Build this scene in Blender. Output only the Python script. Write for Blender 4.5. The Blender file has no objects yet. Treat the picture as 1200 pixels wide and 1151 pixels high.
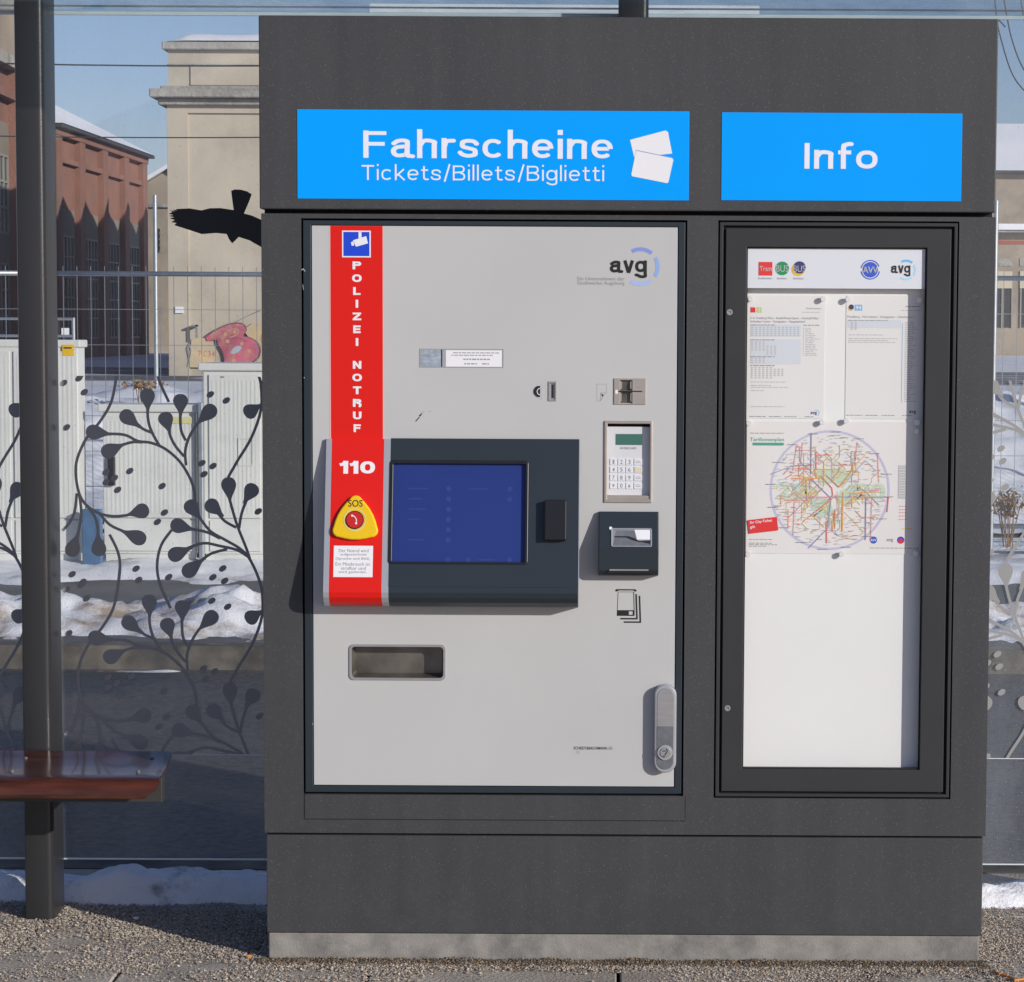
import bpy, bmesh, math, random
import numpy as np
from mathutils import Vector, Matrix, noise
random.seed(7)
C = bpy.context.scene.collection
sc = bpy.context.scene

# ------------------------------------------------------------------ camera, sky, sun, exposure
F, PPX, PPY, ROLL, CH = 2700.0, 720.0, 575.5, 0.0052, 1.6      # focal length and centre in photo pixels, camera height
TILT = math.atan(190 / F)
D = 5.734                                                       # distance to the cabinet front
ROT = Matrix.Rotation(math.pi / 2 - TILT, 3, 'X') @ Matrix.Rotation(ROLL, 3, 'Z')
cam_d = bpy.data.cameras.new('camera')
cam = bpy.data.objects.new('camera', cam_d); C.objects.link(cam)
cam.matrix_world = Matrix.Translation((0, -D, CH)) @ ROT.to_4x4()
cam_d.sensor_width = 36; cam_d.lens = F / 1200 * 36
cam_d.shift_x = -(PPX - 600) / 1200
cam_d.clip_start = 0.1; cam_d.clip_end = 3000
sc.camera = cam
SUN = Vector((0.605, -0.50, 0.25)).normalized()                # direction towards the sun
w = bpy.data.worlds.new('World'); sc.world = w; w.use_nodes = True
nt = w.node_tree; nt.nodes.clear()
sky = nt.nodes.new('ShaderNodeTexSky'); sky.sky_type = 'NISHITA'; sky.sun_disc = False
sky.sun_elevation = math.asin(SUN.z); sky.sun_rotation = math.atan2(SUN.x, SUN.y)
sky.altitude = 480; sky.air_density = 1.0; sky.dust_density = 0.6; sky.ozone_density = 5.0
bg = nt.nodes.new('ShaderNodeBackground'); bg.inputs[1].default_value = 0.10
wo = nt.nodes.new('ShaderNodeOutputWorld')
tint = nt.nodes.new('ShaderNodeMix'); tint.data_type = 'RGBA'; tint.blend_type = 'MULTIPLY'; tint.inputs[0].default_value = 1; tint.inputs[7].default_value = (1.58, 1.17, 1.13, 1)
nt.links.new(sky.outputs[0], tint.inputs[6]); nt.links.new(tint.outputs[2], bg.inputs[0]); nt.links.new(bg.outputs[0], wo.inputs[0])
sl = bpy.data.lights.new('sun', 'SUN'); sl.energy = 4.3; sl.angle = math.radians(0.6); sl.color = (1.0, 0.96, 0.90)
so = bpy.data.objects.new('sun', sl); C.objects.link(so)
so.rotation_euler = SUN.to_track_quat('Z', 'Y').to_euler(); so.location = (20, -20, 20)
sc.view_settings.view_transform = 'Standard'; sc.view_settings.look = 'None'
sc.view_settings.gamma = 1; sc.view_settings.use_curve_mapping = False
sc.view_settings.exposure = -0.17

# ------------------------------------------------------------------ measuring helpers (photo pixel on a given plane of the place)
CAMP = Vector((0, -D, CH))
def ray(px, py): return ROT @ Vector(((px - PPX) / F, -(py - PPY) / F, -1))
def U(px, py, Y):
    d = ray(px, py); return CAMP + d * ((D + Y) / d.y)
def W(px, py, dep): return U(px, py, dep - D)
def G(px, py, z=0.0):
    d = ray(px, py); return CAMP + d * ((z - CH) / d.z)
def wr(x0, y0, x1, y1, Y=0.0):                                  # edges measured at mid-edge -> (u0,v0,u1,v1), v = -Z
    xm, ym = (x0 + x1) / 2, (y0 + y1) / 2
    return (U(x0, ym, Y).x, -U(xm, y0, Y).z, U(x1, ym, Y).x, -U(xm, y1, Y).z)
def TW(Y=0.0): return lambda u, v, d: Vector((u, Y - d, -v))    # u right, v down, d towards the viewer
def TA(ax, ay, Y=0.0):                                          # local frame in photo pixels about an anchor
    o = U(ax, ay, Y); k = (o - CAMP).dot(Vector((0, 1, 0))) / F
    return lambda u, v, d: Vector((o.x + (u - ax) * k, Y - d, o.z - (v - ay) * k))

# ------------------------------------------------------------------ materials
def nodes(name):
    m = bpy.data.materials.new(name); m.use_nodes = True
    return m, m.node_tree, m.node_tree.nodes['Principled BSDF']
def mat(name, col, rough=0.5, metal=0.0, var=0.06, vscale=3.0, bump=0.0, bscale=200.0, spec=0.5, coat=0.0, stretch=None, dirt=None, dscale=1.2, dlo=.5, dhi=.75):
    m, t, b = nodes(name); N, L = t.nodes, t.links
    b.inputs['Roughness'].default_value = rough; b.inputs['Metallic'].default_value = metal
    b.inputs['Specular IOR Level'].default_value = spec; b.inputs['Coat Weight'].default_value = coat
    tc = N.new('ShaderNodeTexCoord'); src = tc.outputs['Object']
    if stretch:
        mp = N.new('ShaderNodeMapping'); mp.inputs['Scale'].default_value = stretch; L.new(src, mp.inputs[0]); src = mp.outputs[0]
    n = N.new('ShaderNodeTexNoise'); n.inputs['Scale'].default_value = vscale; n.inputs['Detail'].default_value = 7; L.new(src, n.inputs['Vector'])
    r = N.new('ShaderNodeMapRange'); r.inputs[1].default_value = .3; r.inputs[2].default_value = .7
    r.inputs[3].default_value = 1 - var; r.inputs[4].default_value = 1 + var; L.new(n.outputs['Fac'], r.inputs[0])
    mx = N.new('ShaderNodeMix'); mx.data_type = 'RGBA'; mx.blend_type = 'MULTIPLY'; mx.inputs[0].default_value = 1
    mx.inputs[6].default_value = (*col, 1); L.new(r.outputs[0], mx.inputs[7])
    out = mx.outputs[2]
    if dirt:
        n3 = N.new('ShaderNodeTexNoise'); n3.inputs['Scale'].default_value = dscale; n3.inputs['Detail'].default_value = 9; n3.inputs['Roughness'].default_value = .65
        L.new(tc.outputs['Object'], n3.inputs['Vector'])
        r3 = N.new('ShaderNodeMapRange'); r3.inputs[1].default_value = dlo; r3.inputs[2].default_value = dhi; L.new(n3.outputs['Fac'], r3.inputs[0])
        m3 = N.new('ShaderNodeMix'); m3.data_type = 'RGBA'; L.new(r3.outputs[0], m3.inputs[0]); L.new(out, m3.inputs[6]); m3.inputs[7].default_value = (*dirt, 1)
        out = m3.outputs[2]
    L.new(out, b.inputs['Base Color'])
    if bump:
        n2 = N.new('ShaderNodeTexNoise'); n2.inputs['Scale'].default_value = bscale; n2.inputs['Detail'].default_value = 4; L.new(src, n2.inputs['Vector'])
        bp = N.new('ShaderNodeBump'); bp.inputs['Strength'].default_value = bump; bp.inputs['Distance'].default_value = 1.0 / bscale
        L.new(n2.outputs['Fac'], bp.inputs['Height']); L.new(bp.outputs[0], b.inputs['Normal'])
    return m
def flake_paint(name, col, fleck, amount=.60):                  # powder coat with tiny bright metal flakes and faint wiping streaks
    m = mat(name, col, .5, 0, .09, 1.6, .25, 900, spec=.35)
    t = m.node_tree; N, L = t.nodes, t.links; b = N['Principled BSDF']
    prev = b.inputs['Base Color'].links[0].from_socket
    tc = [n for n in N if n.type == 'TEX_COORD'][0]
    v = N.new('ShaderNodeTexVoronoi'); v.inputs['Scale'].default_value = 430; L.new(tc.outputs['Object'], v.inputs['Vector'])
    near = N.new('ShaderNodeMath'); near.operation = 'LESS_THAN'; near.inputs[1].default_value = .22; L.new(v.outputs['Distance'], near.inputs[0])
    sep = N.new('ShaderNodeSeparateColor'); L.new(v.outputs['Color'], sep.inputs[0])
    th = N.new('ShaderNodeMapRange'); th.inputs[1].default_value = amount; th.inputs[2].default_value = 1.0; L.new(sep.outputs[0], th.inputs[0])
    pw = N.new('ShaderNodeMath'); pw.operation = 'POWER'; pw.inputs[1].default_value = 3; L.new(th.outputs[0], pw.inputs[0])
    mu = N.new('ShaderNodeMath'); mu.operation = 'MULTIPLY'; L.new(near.outputs[0], mu.inputs[0]); L.new(pw.outputs[0], mu.inputs[1])
    mx = N.new('ShaderNodeMix'); mx.data_type = 'RGBA'; L.new(mu.outputs[0], mx.inputs[0]); L.new(prev, mx.inputs[6]); mx.inputs[7].default_value = (*fleck, 1)
    mp = N.new('ShaderNodeMapping'); mp.inputs['Scale'].default_value = (9, 9, .5); L.new(tc.outputs['Object'], mp.inputs[0])
    sn = N.new('ShaderNodeTexNoise'); sn.inputs['Scale'].default_value = 2.2; sn.inputs['Detail'].default_value = 8; L.new(mp.outputs[0], sn.inputs['Vector'])
    sr = N.new('ShaderNodeMapRange'); sr.inputs[1].default_value = .35; sr.inputs[2].default_value = .8; sr.inputs[3].default_value = 0; sr.inputs[4].default_value = .09; L.new(sn.outputs['Fac'], sr.inputs[0])
    ms = N.new('ShaderNodeMix'); ms.data_type = 'RGBA'; L.new(sr.outputs[0], ms.inputs[0]); L.new(mx.outputs[2], ms.inputs[6]); ms.inputs[7].default_value = (.16, .155, .15, 1)
    # dried salt splash near the ground, thinning upwards
    sx = N.new('ShaderNodeSeparateXYZ'); geo = N.new('ShaderNodeNewGeometry'); L.new(geo.outputs['Position'], sx.inputs[0])
    hz_ = N.new('ShaderNodeMapRange'); hz_.inputs[1].default_value = .30; hz_.inputs[2].default_value = .05; hz_.inputs[3].default_value = 0; hz_.inputs[4].default_value = .09; L.new(sx.outputs[2], hz_.inputs[0])
    n5 = N.new('ShaderNodeTexNoise'); n5.inputs['Scale'].default_value = 14; n5.inputs['Detail'].default_value = 8; n5.inputs['Roughness'].default_value = .7; L.new(tc.outputs['Object'], n5.inputs['Vector'])
    r5 = N.new('ShaderNodeMapRange'); r5.inputs[1].default_value = .48; r5.inputs[2].default_value = .72; L.new(n5.outputs['Fac'], r5.inputs[0])
    m5 = N.new('ShaderNodeMath'); m5.operation = 'MULTIPLY'; L.new(hz_.outputs[0], m5.inputs[0]); L.new(r5.outputs[0], m5.inputs[1])
    mz = N.new('ShaderNodeMix'); mz.data_type = 'RGBA'; L.new(m5.outputs[0], mz.inputs[0]); L.new(ms.outputs[2], mz.inputs[6]); mz.inputs[7].default_value = (.22, .21, .20, 1)
    L.new(mz.outputs[2], b.inputs['Base Color'])
    return m
def snow_mat(name, dlo, dhi, dirt=(.19, .13, .085), scale=2.0):
    return mat(name, (.80, .80, .82), .8, 0, .06, 9, .45, 80, spec=.2, dirt=dirt, dscale=scale, dlo=dlo, dhi=dhi)
def glass_mat(name, tint, veil, vcol=(.55, .6, .66), scale=8.0, refl=.5, lo=.35, hi=.75, minv=.3, thin=False):
    m = bpy.data.materials.new(name); m.use_nodes = True; t = m.node_tree; N, L = t.nodes, t.links; N.clear()
    o = N.new('ShaderNodeOutputMaterial'); tr = N.new('ShaderNodeBsdfTransparent'); tr.inputs[0].default_value = (*tint, 1)
    gl = N.new('ShaderNodeBsdfGlossy'); gl.inputs['Roughness'].default_value = .02
    fr = N.new('ShaderNodeFresnel'); fr.inputs[0].default_value = 1.45
    fm = N.new('ShaderNodeMath'); fm.operation = 'MULTIPLY'; fm.inputs[1].default_value = refl; L.new(fr.outputs[0], fm.inputs[0])
    mx = N.new('ShaderNodeMixShader'); L.new(fm.outputs[0], mx.inputs[0]); L.new(tr.outputs[0], mx.inputs[1]); L.new(gl.outputs[0], mx.inputs[2])
    df = N.new('ShaderNodeBsdfDiffuse'); df.inputs[0].default_value = (*vcol, 1)
    tc = N.new('ShaderNodeTexCoord'); mp = N.new('ShaderNodeMapping'); mp.inputs['Scale'].default_value = (1, 1, .35); L.new(tc.outputs['Object'], mp.inputs[0])
    n = N.new('ShaderNodeTexNoise'); n.inputs['Scale'].default_value = scale; n.inputs['Detail'].default_value = 9; n.inputs['Roughness'].default_value = .7; L.new(mp.outputs[0], n.inputs['Vector'])
    r = N.new('ShaderNodeMapRange'); r.inputs[1].default_value = lo; r.inputs[2].default_value = hi; r.inputs[3].default_value = veil * minv; r.inputs[4].default_value = veil
    L.new(n.outputs['Fac'], r.inputs[0])
    n4 = N.new('ShaderNodeTexNoise'); n4.inputs['Scale'].default_value = 160; n4.inputs['Detail'].default_value = 3; L.new(tc.outputs['Object'], n4.inputs['Vector'])
    r4 = N.new('ShaderNodeMapRange'); r4.inputs[1].default_value = .66; r4.inputs[2].default_value = .74; r4.inputs[4].default_value = veil * 1.2; L.new(n4.outputs['Fac'], r4.inputs[0])
    ad = N.new('ShaderNodeMath'); ad.operation = 'ADD'; L.new(r.outputs[0], ad.inputs[0]); L.new(r4.outputs[0], ad.inputs[1])
    m2 = N.new('ShaderNodeMixShader'); L.new(ad.outputs[0], m2.inputs[0]); L.new(mx.outputs[0], m2.inputs[1]); L.new(df.outputs[0], m2.inputs[2])
    L.new(m2.outputs[0], o.inputs[0]); return m
def stone_mat(name, cols, rough=.8):
    m, t, b = nodes(name); N, L = t.nodes, t.links
    g = N.new('ShaderNodeNewGeometry'); cr = N.new('ShaderNodeValToRGB'); cr.color_ramp.interpolation = 'CONSTANT'
    e = cr.color_ramp.elements; e[0].color = (*cols[0], 1); e[0].position = 0
    e[1].position = 1 / len(cols); e[1].color = (*cols[1], 1)
    for i in range(2, len(cols)): q = e.new(i / len(cols)); q.color = (*cols[i], 1)
    L.new(g.outputs['Random Per Island'], cr.inputs[0]); L.new(cr.outputs[0], b.inputs['Base Color']); b.inputs['Roughness'].default_value = rough
    return m

M = dict(
    anth=flake_paint('anthracite_flake_paint', (.0505, .0515, .0545), (.40, .39, .385)),
    frame=mat('dark_frame_paint', (.034, .034, .036), .5, 0, .08, 5, .15, 700, spec=.35),
    gap=mat('dark_gap', (.008, .008, .009), .8),
    slate=mat('slate_blue_paint', (.022, .031, .040), .38, 0, .06, 4, spec=.45),
    panel=mat('light_grey_panel', (.50, .500, .49), .42, 0, .035, 2.4, .05, 500, spec=.3),
    silver=mat('silver_trim', (.46, .47, .49), .35, .4, .03),
    blue=mat('sign_blue', (.0, .34, .96), .5, 0, .03, 2, spec=.12),
    white=mat('white_film', (.80, .80, .82), .5, 0, .02),
    sign_white=mat('sign_white', (.78, .80, .88), .5, 0, .01),
    red=mat('signal_red', (.70, .012, .007), .4, 0, .03, 3, spec=.3),
    pink=mat('stripe_edge', (.75, .45, .42), .5),
    pblue=mat('pictogram_blue', (.01, .06, .62), .4),
    black=mat('black_print', (.012, .012, .013), .5),
    blackp=mat('black_plastic', (.012, .012, .013), .35, 0, .1, 8, spec=.5),
    yellow=mat('sos_yellow', (.80, .52, .004), .38, 0, .05, 6),
    button=mat('button_red', (.55, .02, .015), .3),
    screen=mat('screen_blue', (.023, .042, .19), .2, 0, .06, 2, spec=.3),
    screen_ico=mat('screen_icon', (.032, .056, .215), .25),
    steel=mat('brushed_steel', (.42, .41, .41), .35, .5, .1, 20, stretch=(1, 1, 12)),
    steel_warm=mat('warm_steel', (.46, .41, .36), .4, .5, .08, 14),
    tray=mat('tray_metal', (.16, .145, .125), .36, .5, .55, 9),
    chrome=mat('handle_metal', (.50, .51, .53), .3, .45, .05, 20),
    chrome_dark=mat('handle_face', (.20, .21, .23), .4, .4, .15, 60),
    lcd=mat('lcd_green', (.055, .16, .13), .25),
    keyplate=mat('keypad_plate', (.66, .66, .68), .4),
    key=mat('key_face', (.74, .75, .78), .4),
    keyprint=mat('key_print', (.27, .28, .33), .5),
    keyyel=mat('key_yellow', (.70, .62, .42), .5),
    ring1=mat('logo_blue_deep', (.22, .30, .66), .5), ring2=mat('logo_blue_mid', (.28, .42, .72), .5), ring3=mat('logo_blue_pale', (.36, .48, .78), .5),
    sky1=mat('logo_sky', (.12, .48, .85), .5), sky2=mat('logo_sky_pale', (.40, .72, .92), .5),
    board=mat('display_board', (.80, .80, .78), .55, 0, .02, 2),
    paper=mat('paper', (.76, .75, .73), .6, 0, .02, 3), paper2=mat('map_paper', (.77, .745, .72), .6, 0, .02, 3),
    strip=mat('header_strip', (.72, .74, .78), .5, 0, .01),
    tram=mat('tram_red', (.75, .03, .03), .5), green=mat('bus_green', (.01, .28, .09), .5), navy=mat('bus_navy', (.03, .04, .15), .5),
    byel=mat('bus_yellow', (.80, .48, .03), .5), avv=mat('emblem_blue', (.03, .10, .58), .5),
    lime=mat('lime', (.55, .62, .15), .5), cyan=mat('route_blue', (.18, .48, .78), .5),
    pgrey=mat('print_grey', (.30, .30, .31), .6), pmid=mat('print_mid', (.50, .50, .51), .6), plight=mat('print_tint', (.64, .68, .73), .6), pgold=mat('print_gold', (.66, .58, .32), .6),
    lilac=mat('map_lilac', (.54, .53, .70), .6), mgreen=mat('map_green', (.55, .68, .52), .6), mgreen2=mat('map_green_title', (.07, .35, .25), .6),
    mred=mat('map_red', (.75, .20, .16), .6), morange=mat('map_orange', (.80, .38, .08), .6), myel=mat('map_yellow', (.78, .60, .16), .6), mblue=mat('map_blue', (.25, .28, .50), .6),
    note=mat('banknote_print', (.30, .36, .43), .5, 0, .3, 60),
    magnet=mat('magnet_white', (.74, .74, .73), .35),
    column=mat('shelter_column_paint', (.035, .035, .037), .30, .15, .05, 6, .08, 300, spec=.6),
    conc=mat('plinth_concrete', (.28, .265, .24), .85, 0, .16, 22, .25, 220, dirt=(.13, .125, .12), dscale=10, dlo=.46, dhi=.74),
    film=mat('grey_glass_film', (.31, .31, .31), .7, 0, .03),
    filmedge=mat('glass_edge', (.70, .76, .78), .3),
    wood=mat('red_wood', (.070, .020, .010), .25, 0, .55, 9, stretch=(.8, 3, 6), spec=.5, coat=.2),
    darkmetal=mat('seat_beam_metal', (.05, .05, .046), .45, .2, .05),
    galv=mat('galvanised_steel', (.42, .45, .47), .4, .7, .1, 12),
    wire=mat('fence_wire', (.28, .31, .33), .5, .5),
    cab=mat('utility_grey', (.66, .66, .62), .55, 0, .04, 2.0, dirt=(.54, .54, .50), dscale=3, dlo=.5, dhi=.8),
    cabdark=mat('utility_seam', (.22, .23, .23), .6),
    bluep=mat('blue_post', (.07, .14, .25), .5, 0, .25, 9),
    yel=mat('label_yellow', (.80, .48, .01), .5),
    lamp=mat('tall_thing', (.5, .5, .5), .5),
)
M['pane'] = glass_mat('dusty_shelter_glass', (.95, .975, .975), .21, scale=6, refl=.7)
M['roofglass'] = glass_mat('frosted_roof_glass', (.72, .86, .90), .30, (.60, .68, .74), 14, 1.0, minv=.4)
M['caseglass'] = glass_mat('case_glass', (.985, .985, .985), .012, scale=4, refl=.55)

# ------------------------------------------------------------------ mesh builder
class MB:
    def __init__(s): s.v, s.f, s.m = [], [], []; s.mats = []
    def mi(s, m):
        if m not in s.mats: s.mats.append(m)
        return s.mats.index(m)
    def add(s, vs, fs, m=None):
        o = len(s.v); s.v += [tuple(v) for v in vs]; k = s.mi(m) if m else 0
        for f in fs: s.f.append(tuple(i + o for i in f)); s.m.append(k)
    def box(s, T, r, d0, d1, m=None):
        u0, v0, u1, v1 = r
        p = [T(u, v, d) for d in (d0, d1) for (u, v) in ((u0, v0), (u1, v0), (u1, v1), (u0, v1))]
        s.add(p, [(0, 1, 2, 3), (7, 6, 5, 4), (0, 4, 5, 1), (1, 5, 6, 2), (2, 6, 7, 3), (3, 7, 4, 0)], m); return s
    def prism(s, T, pts, d0, d1, m=None):
        n = len(pts); p = [T(u, v, d0) for u, v in pts] + [T(u, v, d1) for u, v in pts]
        s.add(p, [tuple(range(n)), tuple(range(2 * n - 1, n - 1, -1))] + [(i, i + n, (i + 1) % n + n, (i + 1) % n) for i in range(n)], m); return s
    def ring(s, T, o, i, d0, d1, m=None):                       # solid ring between two outlines of equal count
        n = len(o); p = [T(u, v, d) for d in (d0, d1) for L in (o, i) for u, v in L]; fs = []
        for a in range(n):
            b = (a + 1) % n
            fs += [(a, b, n + b, n + a), (2 * n + b, 2 * n + a, 3 * n + a, 3 * n + b), (b, a, 2 * n + a, 2 * n + b), (n + a, n + b, 3 * n + b, 3 * n + a)]
        s.add(p, fs, m); return s
    def plate(s, T, r, holes, d0, d1, m=None):                  # front face at d0 with rectangular holes and their walls down to d1
        us = sorted({r[0], r[2]} | {h[0] for h in holes} | {h[2] for h in holes}); vs = sorted({r[1], r[3]} | {h[1] for h in holes} | {h[3] for h in holes})
        solid = lambda i, j: 0 <= i < len(us) - 1 and 0 <= j < len(vs) - 1 and not any(h[0] <= (us[i] + us[i + 1]) / 2 <= h[2] and h[1] <= (vs[j] + vs[j + 1]) / 2 <= h[3] for h in holes)
        idx = {}; P = []; fs = []
        def V(i, j, d):
            if (i, j, d) not in idx: idx[(i, j, d)] = len(P); P.append(T(us[i], vs[j], d))
            return idx[(i, j, d)]
        for i in range(len(us) - 1):
            for j in range(len(vs) - 1):
                if not solid(i, j): continue
                fs.append((V(i, j, d0), V(i + 1, j, d0), V(i + 1, j + 1, d0), V(i, j + 1, d0)))
                fs.append((V(i, j + 1, d1), V(i + 1, j + 1, d1), V(i + 1, j, d1), V(i, j, d1)))
                for (a, b, c, e, ni, nj) in ((i, j, i + 1, j, i, j - 1), (i + 1, j, i + 1, j + 1, i + 1, j), (i + 1, j + 1, i, j + 1, i, j + 1), (i, j + 1, i, j, i - 1, j)):
                    if not solid(ni, nj): fs.append((V(a, b, d0), V(a, b, d1), V(c, e, d1), V(c, e, d0)))
        s.add(P, fs, m); return s
    def flat(s, T, pts, d, m=None): s.add([T(u, v, d) for u, v in pts], [tuple(range(len(pts)))], m); return s
    def rect(s, T, r, d, m=None): return s.flat(T, [(r[0], r[1]), (r[2], r[1]), (r[2], r[3]), (r[0], r[3])], d, m)
    def stroke(s, T, pts, w0, d, m=None, w1=None):
        w1 = w0 if w1 is None else w1; n = len(pts); L, R_ = [], []
        for i, (x, y) in enumerate(pts):
            a = pts[max(i - 1, 0)]; b = pts[min(i + 1, n - 1)]; dx, dy = b[0] - a[0], b[1] - a[1]; l = math.hypot(dx, dy) or 1
            h = (w0 + (w1 - w0) * i / (n - 1)) / 2; L.append((x - dy / l * h, y + dx / l * h)); R_.append((x + dy / l * h, y - dx / l * h))
        s.add([T(u, v, d) for u, v in L + R_], [(i, i + 1, n + i + 1, n + i) for i in range(n - 1)], m); return s
    def arc(s, T, c, r0, r1, a0, a1, d, m=None, n=24):
        P = []; full = abs(a1 - a0) >= 360
        for i in range(n + 1):
            a = math.radians(a0 + (a1 - a0) * i / n); P += [(c[0] + r0 * math.cos(a), c[1] - r0 * math.sin(a)), (c[0] + r1 * math.cos(a), c[1] - r1 * math.sin(a))]
        s.add([T(u, v, d) for u, v in P], [(2 * i, 2 * i + 2, 2 * i + 3, 2 * i + 1) for i in range(n)], m); return s
    def disc(s, T, c, r, d, m=None, n=24, ry=None):
        return s.flat(T, [(c[0] + r * math.cos(2 * math.pi * i / n), c[1] + (ry or r) * math.sin(2 * math.pi * i / n)) for i in range(n)], d, m)
    def cyl(s, T, c, r, d0, d1, m=None, n=24): return s.prism(T, [(c[0] + r * math.cos(2 * math.pi * i / n), c[1] + r * math.sin(2 * math.pi * i / n)) for i in range(n)], d0, d1, m)
    def tube(s, a, b, r, m=None, n=8, r2=None):
        a, b = Vector(a), Vector(b); q = (b - a).normalized(); x = q.orthogonal().normalized(); y = q.cross(x); r2 = r if r2 is None else r2
        P = [a + (x * math.cos(t) + y * math.sin(t)) * r for t in [2 * math.pi * i / n for i in range(n)]] + [b + (x * math.cos(t) + y * math.sin(t)) * r2 for t in [2 * math.pi * i / n for i in range(n)]]
        s.add(P, [(i, (i + 1) % n, (i + 1) % n + n, i + n) for i in range(n)] + [tuple(range(n - 1, -1, -1)), tuple(range(n, 2 * n))], m); return s
    def text(s, T, string, bb, d, m=None, bold=0.0, rot=0.0, keep=False):
        vs, fs, (a0, b0, a1, b1) = glyphs(string, bold)
        x0, y0, x1, y1 = bb; sx, sy = (x1 - x0) / max(a1 - a0, 1e-6), (y1 - y0) / max(b1 - b0, 1e-6)
        if keep: sx = sy; x0 = (x0 + x1) / 2 - (a1 - a0) * sx / 2
        cx, cy = (bb[0] + bb[2]) / 2, (y0 + y1) / 2; cr, sr = math.cos(rot), math.sin(rot); P = []
        for (x, y) in vs:
            u, v = x0 + (x - a0) * sx - cx, y1 - (y - b0) * sy - cy
            P.append(T(cx + u * cr + v * sr, cy - u * sr + v * cr, d))
        s.add(P, fs, m); return s
    def build(s, name, m=None, parent=None, bevel=0, segs=2, recalc=True, smooth=False, **k):
        me = bpy.data.meshes.new(name); me.from_pydata(s.v, [], s.f)
        for q in (s.mats or [m]): me.materials.append(M[q] if isinstance(q, str) else q)
        if s.mats:
            for p, i in zip(me.polygons, s.m): p.material_index = i
        if recalc or bevel:
            b = bmesh.new(); b.from_mesh(me)
            if recalc: bmesh.ops.recalc_face_normals(b, faces=b.faces)
            if bevel:
                es = [e for e in b.edges if len(e.link_faces) == 2 and e.calc_face_angle(0) > .5]
                bmesh.ops.bevel(b, geom=es, offset=bevel, segments=segs, profile=.5, affect='EDGES', clamp_overlap=True)
            b.to_mesh(me); b.free()
        if smooth: me.shade_smooth()
        o = bpy.data.objects.new(name, me); C.objects.link(o)
        if parent: o.parent = parent; o.matrix_parent_inverse = Matrix.Translation(-parent.location)
        tag(o, **k); return o
_gc = {}
def glyphs(string, bold):
    if (string, bold) not in _gc:
        cu = bpy.data.curves.new('t', 'FONT'); cu.body = string; cu.offset = bold; cu.resolution_u = 4; cu.fill_mode = 'FRONT'
        ob = bpy.data.objects.new('t', cu); me = bpy.data.meshes.new_from_object(ob)
        vs = [(v.co.x, v.co.y) for v in me.vertices]; fs = [tuple(p.vertices) for p in me.polygons]
        bpy.data.objects.remove(ob); bpy.data.curves.remove(cu); bpy.data.meshes.remove(me)
        xs = [v[0] for v in vs]; ys = [v[1] for v in vs]; _gc[(string, bold)] = (vs, fs, (min(xs), min(ys), max(xs), max(ys)))
    return _gc[(string, bold)]
def tag(o, label=None, cat=None, group=None, kind=None):
    if label: o['label'] = label
    if cat: o['category'] = cat
    if group: o['group'] = group
    if kind: o['kind'] = kind
    return o
def thing(name, loc, label, cat, group=None):
    o = bpy.data.objects.new(name, None); o.location = loc; o.empty_display_size = .1; C.objects.link(o); return tag(o, label, cat, group)
def rr(r, rad, n=6):
    u0, v0, u1, v1 = r; P = []
    for cx, cy, a in ((u1 - rad, v0 + rad, -90), (u1 - rad, v1 - rad, 0), (u0 + rad, v1 - rad, 90), (u0 + rad, v0 + rad, 180)):
        for i in range(n + 1): t = math.radians(a + 90 * i / n); P.append((cx + rad * math.cos(t), cy + rad * math.sin(t)))
    return P
def inset(r, a): return (r[0] + a, r[1] + a, r[2] - a, r[3] - a)
def spline(pts, n=6):
    out = []
    for i in range(len(pts) - 1):
        p0, p1, p2, p3 = pts[max(i - 1, 0)], pts[i], pts[i + 1], pts[min(i + 2, len(pts) - 1)]
        for j in range(n):
            t = j / n; out.append(tuple(.5 * (2 * p1[k] + (p2[k] - p0[k]) * t + (2 * p0[k] - 5 * p1[k] + 4 * p2[k] - p3[k]) * t * t + (3 * p1[k] - p0[k] - 3 * p2[k] + p3[k]) * t ** 3) for k in (0, 1)))
    return out + [pts[-1]]

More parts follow.
